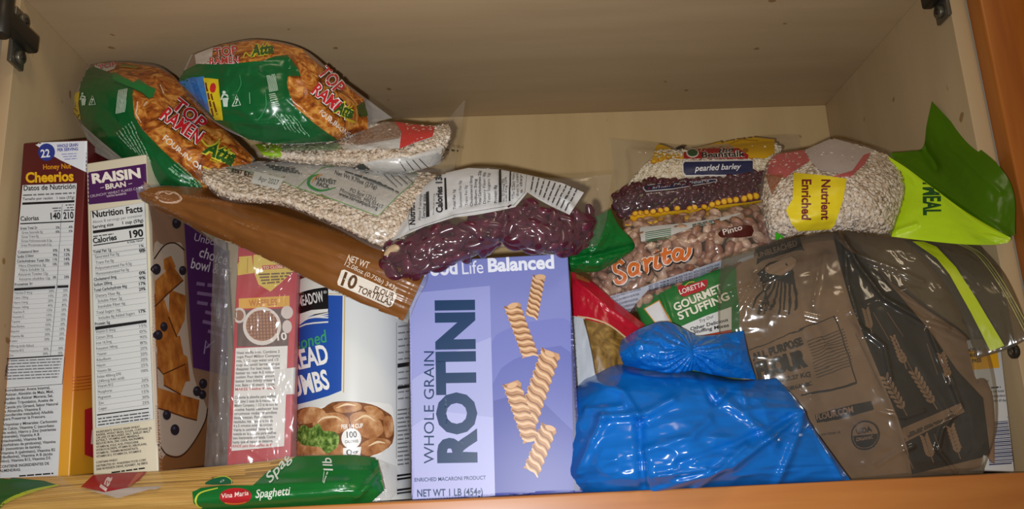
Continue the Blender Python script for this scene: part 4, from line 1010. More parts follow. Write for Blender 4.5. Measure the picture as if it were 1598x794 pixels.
redtext(P, 'TOP', 196, 144, 332, 128, 50); redtext(P, 'RAMEN', 172, 182, 340, 176, 34)
atta(P, 400, 140, 535, 118, 56); P.l('#c7c23a', 7, [(360, 150), (375, 120), (400, 140), (420, 100)], smooth=4)
P.q(RG, [(105, 182), (270, 187), (380, 172), (470, 165), (540, 140), (608, 134), (668, 212), (684, 252), (612, 250), (608, 300), (620, 352), (650, 420), (760, 510), (890, 608), (640, 624), (430, 628), (330, 565), (200, 496), (60, 346), (0, 275), (0, 236)])
P.q('#0c5a2c', [(230, 498), (420, 500), (438, 515), (640, 510), (780, 560), (880, 608), (640, 624), (430, 628), (330, 565)])
P.q('#3f79bd', [(0, 282), (80, 258), (140, 252), (160, 330), (180, 455), (120, 400), (40, 315)]); P.q('#2f62a4', [(60, 262), (90, 256), (120, 330), (160, 440), (110, 390)])
P.q('#d8c01f', [(138, 262), (222, 270), (236, 380), (250, 494), (206, 492), (176, 448), (160, 360)])
P.e('#c22a2c', 192, 318, 17, 26); P.t('New packaging', '#5b2d12', 180, 292, 200, 420, 0.1, 0) if False else None
for k in range(2): P.micro('#6b3414', 152 + 30 * k, 290 + 60 * k, 196 + 22 * k, 472 - 10 * k, 15, k)
bin_icon(P, 246, 372, 2.2); P.l('#b9ccba', 2.4, [(398, 345), (402, 405)])
for k in range(10): P.l('#a9c2ab', 3.2, [(492 + 5 * k, 250 - k), (508 + 5 * k, 345 - k)], bump=False)
for k in range(7): P.l('#a9c2ab', 5, [(504 + 3 * k, 358 + 10 * k), (540 + 4 * k, 352 + 10 * k)], bump=False)
P.l('#0a4f28', 6, [(445, 185), (448, 215), (520, 250)]); P.l('#3f9a5e', 4, [(440, 500), (490, 420), (480, 330)], smooth=3); P.l('#3a8f58', 4, [(340, 250), (350, 300), (330, 340)], smooth=3)
for k in range(6): P.micro('#7fae8a', 530 + 22 * k, 455 + 4 * k, 600 + 26 * k, 540 + 8 * k, 9, k)
redtext(P, 'TOP', 770, 235, 880, 360, 70); redtext(P, 'RAMEN', 735, 345, 930, 500, 66)
P.t('FOUR-IN-ONE PACK', '#e3d6c8', 780, 462, 1010, 640, 27, .02)
atta(P, 860, 452, 960, 490, 66); P.l('#c7a92c', 7, [(920, 490), (985, 510)]); P.q('#3c4a20', [(985, 420), (1030, 400), (1050, 470), (1000, 480)]); P.l('#b8742c', 8, [(975, 390), (1030, 380)])
mb.build('wrapper', ramr)
# ------------------------------------------------------------------ stacked bean and barley bags at the back right
NAV = '#1b2146'; YEL = '#d9a81e'
bar = Pouch([[(950, 216, .225), (1010, 222, .21), (1075, 228, .20), (1135, 220, .20), (1200, 212, .205), (1246, 211, .21)],
             [(954, 250, .21), (1012, 248, .18), (1078, 246, .17), (1138, 244, .17), (1200, 240, .175), (1246, 236, .19)],
             [(957, 280, .195), (1012, 274, .168), (1078, 270, .16), (1138, 268, .16), (1200, 262, .165), (1244, 258, .18)],
             [(961, 309, .185), (1008, 302, .165), (1078, 298, .16), (1138, 294, .16), (1200, 286, .165), (1240, 282, .18)]],
            .012, .04, 110, 60, pu=5, pv=3, seed=71, wr=.0015, ws=(8, 5), seal=(.08, .12, .12, 0), edge=.004, creases=[([(1010, 225), (1000, 262), (962, 305)], .002, 5)])
BARL = [noisemat('barley_' + c, [(.3, a), (.7, b)], 120, .6, .2) for c, a, b in (('cream', '#cbb795', '#dccdb0'), ('pale', '#d6c6aa', '#e6dbc6'))]
_b = proj(bar.F); bar.prof = np.where(_b[..., 0] > 1032 - (_b[..., 1] - 226) * .85, bar.prof, 0)
mb = MB(); bar.mass(mb, noisemat('barley_mass', [(.3, '#8a7656'), (.7, '#a8946f')], 100, .8), .0034, .3); flakes(mb, bar, 3200, .0023, BARL, 7, inset=.0018, thr=.3, tilt=.6, thick=.65, elong=1.2)
tag(mb.build('pearl_barley', origin=at(1090, 300, .16)), 'white pearl barley grains inside the topmost back bag with navy label', 'barley', kind='stuff')
barb = thing('barley_bag', at(1090, 300, .16), 'clear and yellow bag of pearled barley with navy label, top of the back stack', 'barley bag')
mb = MB(); bar.shell(mb, FILM); mb.build('film', barb)
pr = MB(); P = Print(pr, target=mb, lift=.0004, kinc=.3); P.view(930, 195, 4.671)
P.q(YEL, [(440, 150), (480, 145), (550, 175), (560, 205), (640, 190), (640, 250), (560, 240), (480, 262), (400, 285), (420, 220)], smooth=2)
for cx, cy in ((600, 228), (530, 235), (470, 255), (420, 268), (1130, 235), (1160, 190)): P.e('#c8791a', cx, cy, 22, 16); P.e('#e0b62e', cx + 2, cy - 2, 15, 11)
P.q('#2c2a2e', [(580, 170), (660, 140), (640, 180), (600, 200)])
P.q(YEL, [(820, 150), (960, 110), (1120, 90), (1300, 110), (1300, 210), (1230, 250), (1110, 240), (1040, 200), (960, 160)]); P.e('#a8701a', 1090, 190, 22, 16); P.l('#a8701a', 5, [(960, 150), (1060, 110), (1180, 120)])
P.q('#c0a070', [(660, 190), (820, 150), (960, 140), (1040, 190), (900, 190), (700, 200)])
P.q('#a81f27', [(640, 205), (720, 185), (800, 175), (1040, 175), (1112, 225), (1105, 252), (640, 250)]); P.e('#e6dccc', 704, 210, 46, 34); P.e('#2c5a34', 704, 208, 38, 27)
P.t('the', '#e6dccc', 895, 212, 1000, 200, 34, .06, .2); P.t('the', '#1c1a1e', 895, 212, 1000, 200, 34, .02, .2)
P.t('Beanstalk', '#e6dccc', 772, 246, 1086, 236, 40, .07); P.t('Beanstalk', '#221a1e', 772, 246, 1086, 236, 40, .025)
P.q('#cfc9c2', [(632, 268), (1140, 258), (1140, 372), (650, 376), (630, 350)]); P.q(NAV, [(648, 276), (1140, 266), (1140, 364), (655, 368), (638, 350), (636, 290)])
P.t('pearled barley', '#e2e0e2', 718, 340, 1056, 326, 40, .01, .3)
pr.build('label_print', barb, label='navy, red and yellow printing')
red = Pouch([[(950, 306, .145), (1000, 281, .150), (1060, 278, .150), (1120, 272, .150), (1196, 262, .155), (1240, 258, .165)],
             [(956, 320, .130), (1005, 300, .128), (1065, 296, .128), (1125, 300, .135), (1198, 290, .14), (1240, 285, .16)],
             [(966, 336, .13), (1010, 325, .13), (1070, 320, .13), (1128, 314, .13), (1198, 304, .135), (1240, 300, .155)],
             [(978, 352, .14), (1014, 342, .135), (1072, 336, .135), (1130, 330, .135), (1200, 318, .14), (1240, 314, .155)]],
            .010, .05, 110, 50, pu=6, pv=3, seed=72, wr=.001, ws=(8, 4), lump=.0016, ls=(26, 8), creases=[([(1002, 300), (1004, 342)], .002, 4)])
redb = thing('red_bean_bag', at(1090, 345, .135), 'clear bag of small red beans with yellow kernel border under the barley', 'bean bag')
mb = MB(); red.shell(mb, FILM); mb.build('film', redb)
pr = MB(); P = Print(pr, target=mb, lift=.0004, kinc=.3); P.view(930, 195, 4.671)
P.q('#b7b3b4', [(340, 440), (560, 412), (880, 392), (886, 408), (830, 426), (560, 470), (365, 488), (344, 470)]); P.q(NAV, [(350, 446), (560, 418), (872, 398), (878, 408), (828, 420), (560, 463), (368, 480), (352, 466)])
P.t('small red beans', '#b9bccb', 410, 466, 830, 414, 26, .01, .3)
P.q(YEL, [(250, 660), (420, 640), (700, 612), (900, 585), (1120, 560), (1240, 540), (1240, 580), (1000, 615), (700, 640), (420, 680), (250, 692)])
for k, (cx, cy) in enumerate(((285, 645), (325, 640), (366, 636), (415, 630), (468, 622), (512, 614), (590, 606), (680, 606), (718, 598), (786, 594), (842, 580), (884, 568), (928, 560), (970, 552), (1016, 546), (1075, 538), (1116, 526), (1160, 520))):
    P.e('#a8651a', cx, cy, 24, 20, -20 + 37 * k % 50); P.e('#deb02a', cx + 2, cy - 1, 17, 14, -20 + 37 * k % 50)
P.q('#1d1d33', [(440, 672), (560, 650), (860, 618), (880, 628), (700, 652), (520, 672)])
pr.build('label_print', redb, label='navy label and yellow border')
SRB = noisemat('small_red_bean_skin', [(.3, '#35131d'), (.7, '#5a2430')], 60, .3, .4)
RM = [bean_mesh('small_red_bean', SRB, .0105, .0070, .0062, .001)]
strew('small_red_bean', RM, red, 240, (.01, .8, .08, .96), .0062, 9, 'small dark red bean inside the clear bag under the barley', 'bean', 'small red beans in the clear bag', .0056, pmin=.3)
strew('small_red_bean', RM, red, 60, (.01, .8, .1, .9), .0105, 10, 'small dark red bean inside the clear bag under the barley', 'bean', 'small red beans in the clear bag', .0075, pmin=.6)
pin2 = Pouch([[(972, 344, .135), (1030, 338, .135), (1100, 330, .135), (1190, 318, .14)], [(974, 352, .118), (1032, 346, .118), (1102, 338, .118), (1192, 326, .122)], [(978, 366, .125), (1034, 362, .125), (1104, 350, .125), (1194, 338, .128)]], .006, .05, 80, 36, pu=6, pv=3, seed=73, wr=.001)
p2b = thing('bean_bag', at(1080, 376, .11), 'yellow bordered bag of beans squeezed between the red beans and the pinto bag', 'bean bag')
mb = MB(); pin2.shell(mb, FILM); mb.build('film', p2b)
pr = MB(); P = Print(pr, target=mb, lift=.0004, kinc=.3); P.view(930, 195, 4.671)
P.q(YEL, [(205, 690), (300, 690), (560, 668), (880, 640), (880, 662), (620, 690), (420, 722), (215, 735)])
for k, (cx, cy) in enumerate(((232, 706), (298, 720), (350, 706), (390, 714), (436, 706), (470, 690), (515, 698), (560, 690), (610, 686), (660, 680), (740, 668), (820, 656), (880, 648))):
    P.e('#a8651a', cx, cy, 26, 17, -10); P.e('#deb02a', cx + 2, cy - 1, 18, 11, -10)
pr.build('label_print', p2b, label='yellow kernel border')
PINTO = [noisemat('pinto_skin_' + k, [(.3, a), (.5, b), (.72, c)], 90, .38, .4) for k, a, b, c in (('tan', '#7d5240', '#a37a62', '#bd9880'), ('brown', '#6a4030', '#8c604a', '#a67e66'), ('pale', '#93705a', '#b9977e', '#cfb39b'))]
PM = [bean_mesh('pinto_bean', m, .0145, .0095, .0078, .0012) for m in PINTO]
strew('pinto_bean', PM, pin2, 40, (.02, .6, .3, .95), .004, 12, 'brown speckled bean in the yellow bordered bag above the pinto bag', 'bean', 'beans in the yellow bordered bag', .008, pmin=.3)
sar = Pouch([[(934, 392, .10), (994, 347, .102), (1070, 335, .102), (1145, 322, .102), (1226, 310, .105)],
             [(925, 416, .085), (1000, 378, .078), (1070, 364, .076), (1142, 350, .077), (1226, 338, .083)],
             [(922, 438, .085), (1000, 426, .075), (1066, 408, .074), (1136, 390, .075), (1226, 376, .08)],
             [(930, 458, .09), (985, 488, .085), (1060, 450, .085), (1130, 418, .085), (1226, 402, .09)]],
            .010, .05, 110, 70, pu=6, pv=4, seed=74, wr=.0012, ws=(8, 5), lump=.0016, ls=(22, 10), creases=[([(1115, 345), (1125, 420)], .002, 4)])
SARK = lambda x, y: y > 356 - (x - 998) * .15 + 12 or x < 1000
sarb = thing('pinto_bean_bag', at(1070, 460, .09), 'clear bag of brown pinto beans with orange script lettering', 'bean bag')
mb = MB(); sar.shell(mb, FILM); mb.build('film', sarb)
pr = MB(); P = Print(pr, target=mb, lift=.0004, kinc=.3); P.view(930, 195, 4.671)
P.q('#c9c8c4', [(318, 752), (330, 745), (680, 712), (880, 680), (1050, 640), (1056, 650), (880, 712), (690, 752), (560, 800), (330, 850)])
P.view(880, 320, 2.834)
for k in range(6): P.l('#2f6a44', 3.4, [(360, 122 + 8 * k), (474, 104 + 8 * k)], bump=False)
for k in range(3): P.micro('#3a4a40', 568, 88 + 7 * k, 690, 62 + 7 * k, 8, k)
P.q('#4b1a14', [(682, 122), (720, 102), (780, 92), (830, 92), (830, 138), (720, 144), (690, 140)], smooth=2); P.t('Pinto', '#d8ccc4', 706, 132, 790, 108, 24, .012)
P.q('#b3b6c2', [(196, 404), (330, 368), (470, 318), (690, 244), (840, 200), (840, 244), (690, 292), (520, 336), (370, 376), (330, 420), (292, 470), (270, 462)])
for k in range(5): P.t('16 OZ (1 LB) NO PRESERVATIVES ADDED PINTO BEANS', '#30344e', 214 + 14 * k, 412 + 14 * k, 340 - 6 * k, 374 + 22 * k, 9, .015)
for k in range(3): P.t('BEST USED PREMIUM SODIUM FREE THIS BAG WITH COLD WATER RINSE', '#30344e', 376, 364 + 12 * k - (0 if k < 2 else 4), 690, 264 + 12 * k, 9, .015)
# brush lettering
S_ = [((262, 262), (248, 250), (226, 262), (228, 290), (250, 300), (270, 316), (262, 338), (238, 342), (228, 326)),
      ((322, 262), (300, 264), (290, 286), (300, 308), (320, 296), (328, 262), (326, 296), (342, 306)), ((352, 250), (360, 244), (364, 288), (360, 296)), ((362, 262), (380, 240), (394, 240)),
      ((408, 226), (404, 268), (414, 276), (428, 262)), ((408, 204), (410, 208)), ((448, 190), (444, 244), (456, 254), (470, 240)), ((428, 222), (476, 206)),
      ((516, 200), (496, 200), (484, 222), (494, 242), (512, 232), (524, 200), (520, 230), (534, 238), (552, 216), (556, 188))]
for c, w in (('#2b1a16', 32), ('#e2d4c6', 24), ('#c4621f', 17)):
    for s in S_: P.l(c, w, [(x + (3 if w > 30 else 0), y + (4 if w > 30 else 0)) for x, y in s], smooth=5, bump=False)
    P.k += .6
pr.build('label_print', sarb, label='orange lettering and white strip')
strew('pinto_bean', PM, sar, 210, (.01, .92, .06, .94), .0064, 14, 'tan brown pinto bean inside the clear bag with orange lettering', 'bean', 'pinto beans in the orange lettered bag', .0074, SARK, pmin=.3)
strew('pinto_bean', PM, sar, 90, (.01, .92, .06, .94), .0125, 15, 'tan brown pinto bean inside the clear bag with orange lettering', 'bean', 'pinto beans in the orange lettered bag', .0085, pmin=.5)

# green foil bag end behind the kidney beans
GP = ink('#0b6426', .25, .5)
gb = Pouch([[(870, 372, .06), (905, 352, .055), (952, 326, .06)], [(872, 392, .05), (925, 376, .04), (966, 352, .05)], [(880, 410, .05), (930, 400, .045), (990, 384, .055)], [(890, 424, .06), (930, 424, .055), (962, 410, .06)]], .004, .02, 70, 60, pu=3, pv=3, wr=.003, rd=.003, rs=(4, 4), seed=81, creases=[([(893, 404), (940, 396), (988, 384)], -.006, 5), ([(952, 330), (940, 370), (925, 395)], .003, 5)])
mb = MB(); gb.shell(mb, GP)
tag(mb.build('green_bag', origin=at(930, 424, .055)), 'shiny green bag end poking out behind the kidney beans', 'food bag')
# stuffing mix pouch
lo = Pouch([[(985, 468, .095), (1030, 440, .092), (1100, 415, .09), (1185, 392, .095)], [(1000, 500, .085), (1045, 482, .078), (1115, 462, .076), (1185, 450, .085)], [(1014, 560, .085), (1060, 545, .075), (1120, 530, .074), (1185, 525, .085)], [(1020, 757, .09), (1070, 755, .085), (1125, 752, .085), (1185, 750, .09)]], .008, .02, 90, 90, pu=4, pv=6, wr=.0015, ws=(5, 5), seed=82, creases=[([(1030, 452), (1052, 520)], .003, 4)])
lor = thing('stuffing_pouch', at(1100, 755, .087), 'green and white gourmet stuffing mix pouch behind the blue bag', 'stuffing mix pouch')
mb = MB(); lo.shell(mb, ink('#2a7034', .3, .5))
P = Print(mb, lift=.0004, kinc=.3); P.view(1000, 330, 3.968)
P.q('#c9873a', [(18, 602), (116, 546), (196, 690), (110, 720)]); P.q('#d6d6d6', [(26, 602), (113, 555), (186, 690), (110, 712)])
P.q('#b01f2c', [(228, 470), (250, 455), (280, 460), (390, 424), (412, 428), (408, 462), (390, 486), (300, 516), (268, 528), (240, 512)], smooth=2); P.t('LORETTA', '#e6ddd6', 244, 514, 398, 460, 28, .022); P.l('#cdb04a', 6, [(272, 462), (300, 440), (332, 436)], smooth=3)
P.t('GOURMET', '#e0dccb', 214, 618, 508, 492, 46, .03); P.t('STUFFING', '#e0dccb', 240, 672, 552, 542, 46, .03)
P.q('#d2d2d0', [(248, 712), (400, 646), (560, 590), (560, 730), (330, 775)])
P.t('Try Our', '#2e2c2c', 366, 690, 454, 654, 18, .01, .2); P.t('Other Delicious', '#2e2c2c', 308, 738, 540, 678, 20, .025, .1); P.t('Stuffing Mixes', '#2e2c2c', 326, 756, 545, 712, 20, .025, .1)
P.q('#b53a26', [(326, 778), (560, 732), (560, 800), (330, 800)])
mb.build('pouch', lor)
# red noodle bag
rd_ = Pouch([[(892, 424, .075), (925, 440, .072), (960, 470, .07), (1006, 506, .075)], [(890, 480, .068), (925, 500, .06), (960, 515, .06), (1000, 530, .07)], [(890, 570, .066), (925, 575, .058), (960, 580, .058), (998, 590, .07)], [(892, 762, .075), (925, 762, .07), (960, 760, .07), (1000, 758, .075)]], .006, .012, 70, 90, pu=4, pv=6, wr=.002, rd=.0015, rs=(4, 5), seed=83, creases=[([(900, 440), (950, 480), (995, 512)], .003, 5)])
rdb = thing('noodle_bag', at(945, 760, .07), 'red topped bag with a brown noodle picture behind the blue bag', 'food bag')
mb = MB(); rd_.shell(mb, ink('#b3152b', .28, .5))
P = Print(mb, lift=.0004, kinc=.3); P.view(880, 330, 2.94)
P.q('#b9bfc6', [(0, 470), (60, 482), (96, 490), (110, 560), (140, 700), (150, 800), (0, 800)])
NDL = noisemat('noodle_picture_print', [(.3, '#4a3516'), (.5, '#7a5c2a'), (.7, '#a07f42')], 55, .4, dist=2)
P.q(NDL, [(88, 492), (200, 520), (290, 582), (300, 800), (150, 800), (128, 640)])
P.l('#c9ab84', 7, [(62, 482), (130, 492), (210, 522), (290, 584)], smooth=3); P.l('#4a3a2a', 4, [(96, 496), (128, 640), (146, 740)])
P.q('#9c5a2c', [(50, 280), (110, 300), (120, 330), (60, 310)])
mb.build('pouch', rdb)

# ------------------------------------------------------------------ blue carrier bag, knotted
BLUE, nt, b = newmat('blue_carrier_plastic')
b.inputs['Base Color'].default_value = lin('#0c6cc6') + (1,); b.inputs['Roughness'].default_value = .22; b.inputs['Specular IOR Level'].default_value = .55
b.inputs['Subsurface Weight'].default_value = 0
bl = Pouch([[(914, 588, .07), (967, 568, .055), (1030, 574, .045), (1085, 580, .045), (1150, 592, .05), (1212, 590, .04)],
            [(889, 622, .045), (950, 612, .018), (1030, 613, .010), (1100, 616, .010), (1180, 622, .018), (1244, 626, .022)],
            [(877, 680, .03), (945, 670, .004), (1030, 668, -.004), (1110, 668, -.002), (1190, 668, .008), (1270, 670, .018)],
            [(880, 737, .02), (950, 725, -.004), (1030, 722, -.010), (1110, 720, -.008), (1200, 715, .004), (1300, 712, .012)],
            [(902, 769, .012), (950, 771, .0), (1020, 770, -.004), (1110, 765, .0), (1205, 759, .006), (1328, 750, .010)]],
           .024, .035, 220, 150, pu=3.2, pv=3.6, wr=.009, ws=(3, 3), rd=.0065, rs=(3.2, 3), seed=91, edge=.002,
           creases=[([(911, 590), (975, 612), (1000, 650)], .005, 6), ([(943, 650), (1012, 646), (1050, 625)], .006, 8), ([(1090, 586), (1115, 628), (1135, 612)], -.007, 7), ([(1098, 600), (1150, 640), (1205, 690)], .005, 8), ([(1250, 642), (1140, 725), (1020, 766)], .006, 6), ([(1252, 645), (1208, 756)], .005, 7),
                    ([(1000, 662), (1006, 755)], -.005, 7), ([(947, 650), (905, 735)], .006, 8), ([(1082, 764), (1160, 694)], .005, 6), ([(1250, 642), (1150, 690), (1060, 720)], -.003, 6), ([(1150, 600), (1165, 640), (1250, 640)], .004, 7), ([(920, 640), (975, 635)], .004, 5), ([(1010, 700), (1080, 680), (1105, 655)], .004, 7), ([(1030, 740), (1100, 730)], .004, 5), ([(1265, 670), (1310, 745)], .004, 6)])
blue = thing('carrier_bag', at(1090, 765, .03), 'knotted bright blue plastic bag slumped at the shelf edge', 'plastic bag')
mb = MB(); bl.shell(mb, BLUE); mb.build('bag_body', blue)
def gathered(name, ctrl, seed, center, n=26, front=.006, back=.012):
    p = Pouch(ctrl, front, back, 110, 80, pu=2.5, pv=2.5, wr=.003, ws=(4, 4), seed=seed, rd=.0022, rs=(5, 4))
    px = proj(p.S); a = np.arctan2(px[..., 1] - center[1], px[..., 0] - center[0]); d = np.hypot(px[..., 0] - center[0], px[..., 1] - center[1])
    k = (np.abs(np.sin(a * n / 2 + fbm(px[..., 0] / 40, px[..., 1] / 40, seed) * 3)) - .5) * .0045 * np.clip(d / 30, .2, 1) * np.exp(-d / 160)
    p.F = p.F - p.w * k[..., None]
    mb = MB(); p.shell(mb, BLUE); return mb.build(name, blue)
gathered('tied_end', [[(970, 530, .045), (1000, 512, .03), (1040, 502, .028), (1084, 522, .035)], [(966, 550, .025), (1000, 544, .005), (1045, 542, .0), (1088, 548, .008)], [(974, 570, .03), (1010, 577, .015), (1050, 582, .012), (1092, 576, .02)]], 93, (1084, 548))
gathered('tied_end', [[(1070, 524, .035), (1110, 523, .03), (1160, 516, .04)], [(1074, 550, .008), (1120, 548, .008), (1168, 554, .03)], [(1084, 578, .02), (1125, 587, .022), (1180, 592, .04)]], 94, (1074, 550), 18)

# ------------------------------------------------------------------ flour in a zip bag
KRAFT = noisemat('kraft_paper', [(.3, '#7d6149'), (.7, '#90745c')], 30, .7, .2, bump=.15, bscale=60)
fo = Pouch([[(1150, 402, .085), (1220, 385, .075), (1300, 368, .068), (1366, 420, .06), (1440, 480, .04)],
            [(1146, 480, .075), (1225, 470, .060), (1326, 452, .045), (1420, 490, .042), (1512, 530, .025)],
            [(1162, 600, .075), (1252, 590, .055), (1374, 590, .026), (1460, 602, .028), (1548, 612, .014)],
            [(1182, 756, .075), (1290, 751, .055), (1425, 743, .028), (1495, 737, .030), (1552, 722, .014)]],
           .006, .05, 120, 120, pu=6, pv=7, wr=.004, ws=(4, 5), rd=.0035, rs=(4, 4), seed=101,
           creases=[([(1318, 400), (1340, 500), (1400, 650), (1428, 738)], .005, 8), ([(1180, 420), (1200, 470), (1190, 520)], -.004, 8), ([(1260, 400), (1250, 470), (1290, 540)], -.004, 9), ([(1290, 400), (1275, 480)], .005, 8), ([(1400, 520), (1480, 640)], .003, 8)])
flo = thing('flour_bag', at(1350, 748, .04), 'crumpled brown paper bag of all purpose flour inside the zip bag', 'flour bag')
mb = MB(); fo.shell(mb, KRAFT)
DK = '#1e1712'
P = Print(mb, lift=.0004, kinc=.25, rough=.6, spec=.2); P.view(1120, 350, 1.847)
side = [(332, 30), (370, 70), (440, 110), (520, 200), (610, 305), (690, 420), (765, 500), (785, 660), (760, 672), (560, 720), (548, 650), (520, 560), (470, 440), (420, 320), (385, 230), (350, 110)]
P.q(DK, side)
P.q('#8a6d57', [(530, 588), (700, 515), (712, 540), (540, 628)]); P.micro('#4a3a30', 548, 612, 690, 545, 12, 2); P.micro('#4a3a30', 552, 602, 640, 566, 10, 4)
for a, b_ in (((470, 240), (520, 330)), ((420, 300), (500, 470)), ((540, 330), (620, 480)), ((625, 330), (660, 430)), ((560, 630), (590, 700)), ((645, 590), (668, 650)), ((700, 575), (730, 640)), ((510, 240), (560, 320))):
    P.l('#6d5546', 3, [(a[0] - 22, a[1] + 14), (b_[0] - 26, b_[1] + 4)])
def wheat(x0, y0, x1, y1, s):
    dx, dy = x1 - x0, y1 - y0; L = math.hypot(dx, dy); ux, uy = dx / L, dy / L
    for k in range(7):
        t = k / 6.5; cx, cy = x0 + dx * t, y0 + dy * t
        for sd in (-1, 1): P.e('#8f7058', cx - uy * sd * s * .62, cy + ux * sd * s * .62, s * .85, s * .34, math.degrees(math.atan2(uy, ux)) - sd * 32, n=12)
    P.l('#8f7058', s * .25, [(x0, y0), (x1 + ux * s * 2, y1 + uy * s * 2)])
wheat(565, 425, 618, 512, 13); wheat(480, 440, 530, 530, 12); wheat(670, 585, 692, 652, 12); wheat(590, 612, 608, 664, 11); wheat(420, 250, 432, 300, 10); wheat(505, 330, 530, 400, 11); wheat(640, 380, 660, 440, 10)
P.l(DK, 3, [(95, 366), (180, 332), (260, 298), (338, 270)]); P.l(DK, 3, [(338, 270), (370, 360), (400, 458)]); P.l(DK, 6, [(240, 492), (330, 476), (400, 458)])
P.t('ALL PURPOSE', DK, 105, 396, 248, 350, 20, .05); P.t('FLOUR', DK, 120, 444, 264, 404, 40, .08); P.t('5 LB 2.27 KG', DK, 150, 460, 272, 436, 11, .03); P.t('ORGANIC', DK, 196, 480, 276, 462, 11, .03)
for k in range(13): P.l('#4a3c32', 3, [(262 + 2.2 * k, 344 + 8 * k), (362 + 2.2 * k, 306 + 8.6 * k)], bump=False)
P.q(DK, [(284, 548), (440, 510), (447, 536), (290, 574)]); P.t('FLOUR.COM', '#8f7058', 290, 563, 395, 540, 15, .03)
for r in (41, 37): P.e(DK if r == 41 else KRAFT, 427, 605, r, r + 1)
P.e(DK, 427, 605, 36, 36, -8, a0=0, a1=180); P.t('USDA', DK, 404, 604, 448, 592, 15, .04); P.t('ORGANIC', '#8f7058', 402, 626, 452, 616, 10, .03)
P.q(DK, [(110, 78), (240, 52), (244, 82), (190, 96), (120, 118)]); P.t('UNBLEACHED', '#7d624e', 118, 108, 232, 72, 15, .02)
P.q(DK, [(120, 150), (150, 122), (205, 108), (220, 150), (215, 180), (160, 168), (135, 175)]); P.q('#9a7c64', [(140, 134), (216, 104), (222, 125), (200, 150), (160, 152)], smooth=2)
for k in range(9): P.l(DK, 5, [(136 + 10 * k, 178 - 2 * k), (110 + 14 * k, 226 + (k % 3) * 8), (100 + 15 * k, 250 + (k % 2) * 12)], bump=False)
P.micro('#5a4a3e', 300, 608, 354, 598, 9, 4); P.q(DK, [(298, 80), (330, 60), (336, 120), (320, 150)]) if False else None
mb.build('paper_bag', flo)
ZF = film('zip_bag_film', tint='#efebe2', haze=.08, gloss=.05, rough=.12, hz='#b9b4a6')
zp = Pouch([[(1126, 402, .055), (1210, 377, .045), (1311, 361, .035), (1370, 368, .03), (1442, 377, .02)],
            [(1120, 470, .055), (1215, 455, .040), (1325, 438, .022), (1412, 450, .015), (1502, 462, .008)],
            [(1127, 560, .060), (1232, 550, .040), (1350, 545, .008), (1450, 552, .004), (1545, 557, .0)],
            [(1150, 660, .060), (1270, 655, .040), (1392, 655, .002), (1490, 656, .004), (1557, 656, .002)],
            [(1180, 758, .060), (1290, 752, .045), (1420, 745, .008), (1480, 741, .006), (1534, 738, .006)]],
           .003, .055, 200, 160, pu=7, pv=7, wr=.004, ws=(4, 4), rd=.0025, rs=(5, 5), seed=111, edge=.003,
           creases=[([(1310, 364), (1340, 415), (1378, 465), (1440, 500), (1478, 512)], .008, 4), ([(1311, 364), (1330, 395), (1395, 420), (1440, 440)], .005, 4), ([(1450, 518), (1480, 590), (1499, 634), (1470, 668), (1462, 700), (1490, 735)], .006, 3.5), ([(1128, 460), (1190, 440), (1250, 410)], .003, 3.5),
                    ([(1250, 386), (1180, 430), (1150, 480)], .003, 4), ([(1370, 725), (1400, 705), (1425, 695)], .004, 3.5), ([(1370, 640), (1410, 650), (1440, 640)], .003, 4), ([(1318, 380), (1322, 440), (1345, 520)], .004, 4), ([(1280, 400), (1270, 470)], .003, 4), ([(1330, 500), (1380, 540), (1390, 590)], .004, 4), ([(1160, 470), (1290, 500), (1420, 450)], .002, 4), ([(1200, 420), (1175, 470)], .003, 4)])
zip_ = thing('zip_bag', at(1340, 750, .03), 'large clear zip bag with yellow green slider strip holding the flour', 'zip bag')
mb = MB(); zp.shell(mb, ZF); mb.build('film', zip_)
zm = Pouch([[(1410, 374, .02), (1470, 377, .018), (1530, 383, .015)], [(1450, 412, .010), (1512, 408, .004), (1566, 424, -.005)], [(1492, 474, .0), (1552, 464, -.012), (1592, 478, -.022)], [(1524, 560, -.004), (1572, 545, -.016), (1606, 528, -.026)]], .002, .006, 60, 90, pu=6, pv=6, wr=.002, seed=112)
mb = MB(); zm.shell(mb, film('zip_bag_mouth_film', tint='#d4cebf', haze=.09, gloss=.05, rough=.15, hz='#c4bfae')); mouth = mb.build('bag_mouth', zip_)
st = MB(); P = Print(st, target=mb, lift=.0008, kinc=.4); P.view(1300, 360, 3.97)
P.q('#b4c21e', [(490, 66), (560, 68), (640, 100), (760, 225), (880, 410), (1062, 712), (975, 745), (850, 500), (720, 270), (640, 170)], smooth=0)
st.build('zip_strip', zip_, label='yellow green zip strip')
st = MB(); P = Print(st, target=mb, lift=.0008, kinc=.4); P.view(1300, 360, 3.97)
for k, c in ((0, '#a39a5a'), (16, '#8a8454'), (34, '#a8a05e')): P.l(c, 7, [(760 + k, 78), (880 + k, 140), (980 + k, 260), (1090 + k, 440), (1200 + k, 650)], smooth=5, bump=False)
st.build('zip_rib', zip_, label='thin olive ribs')

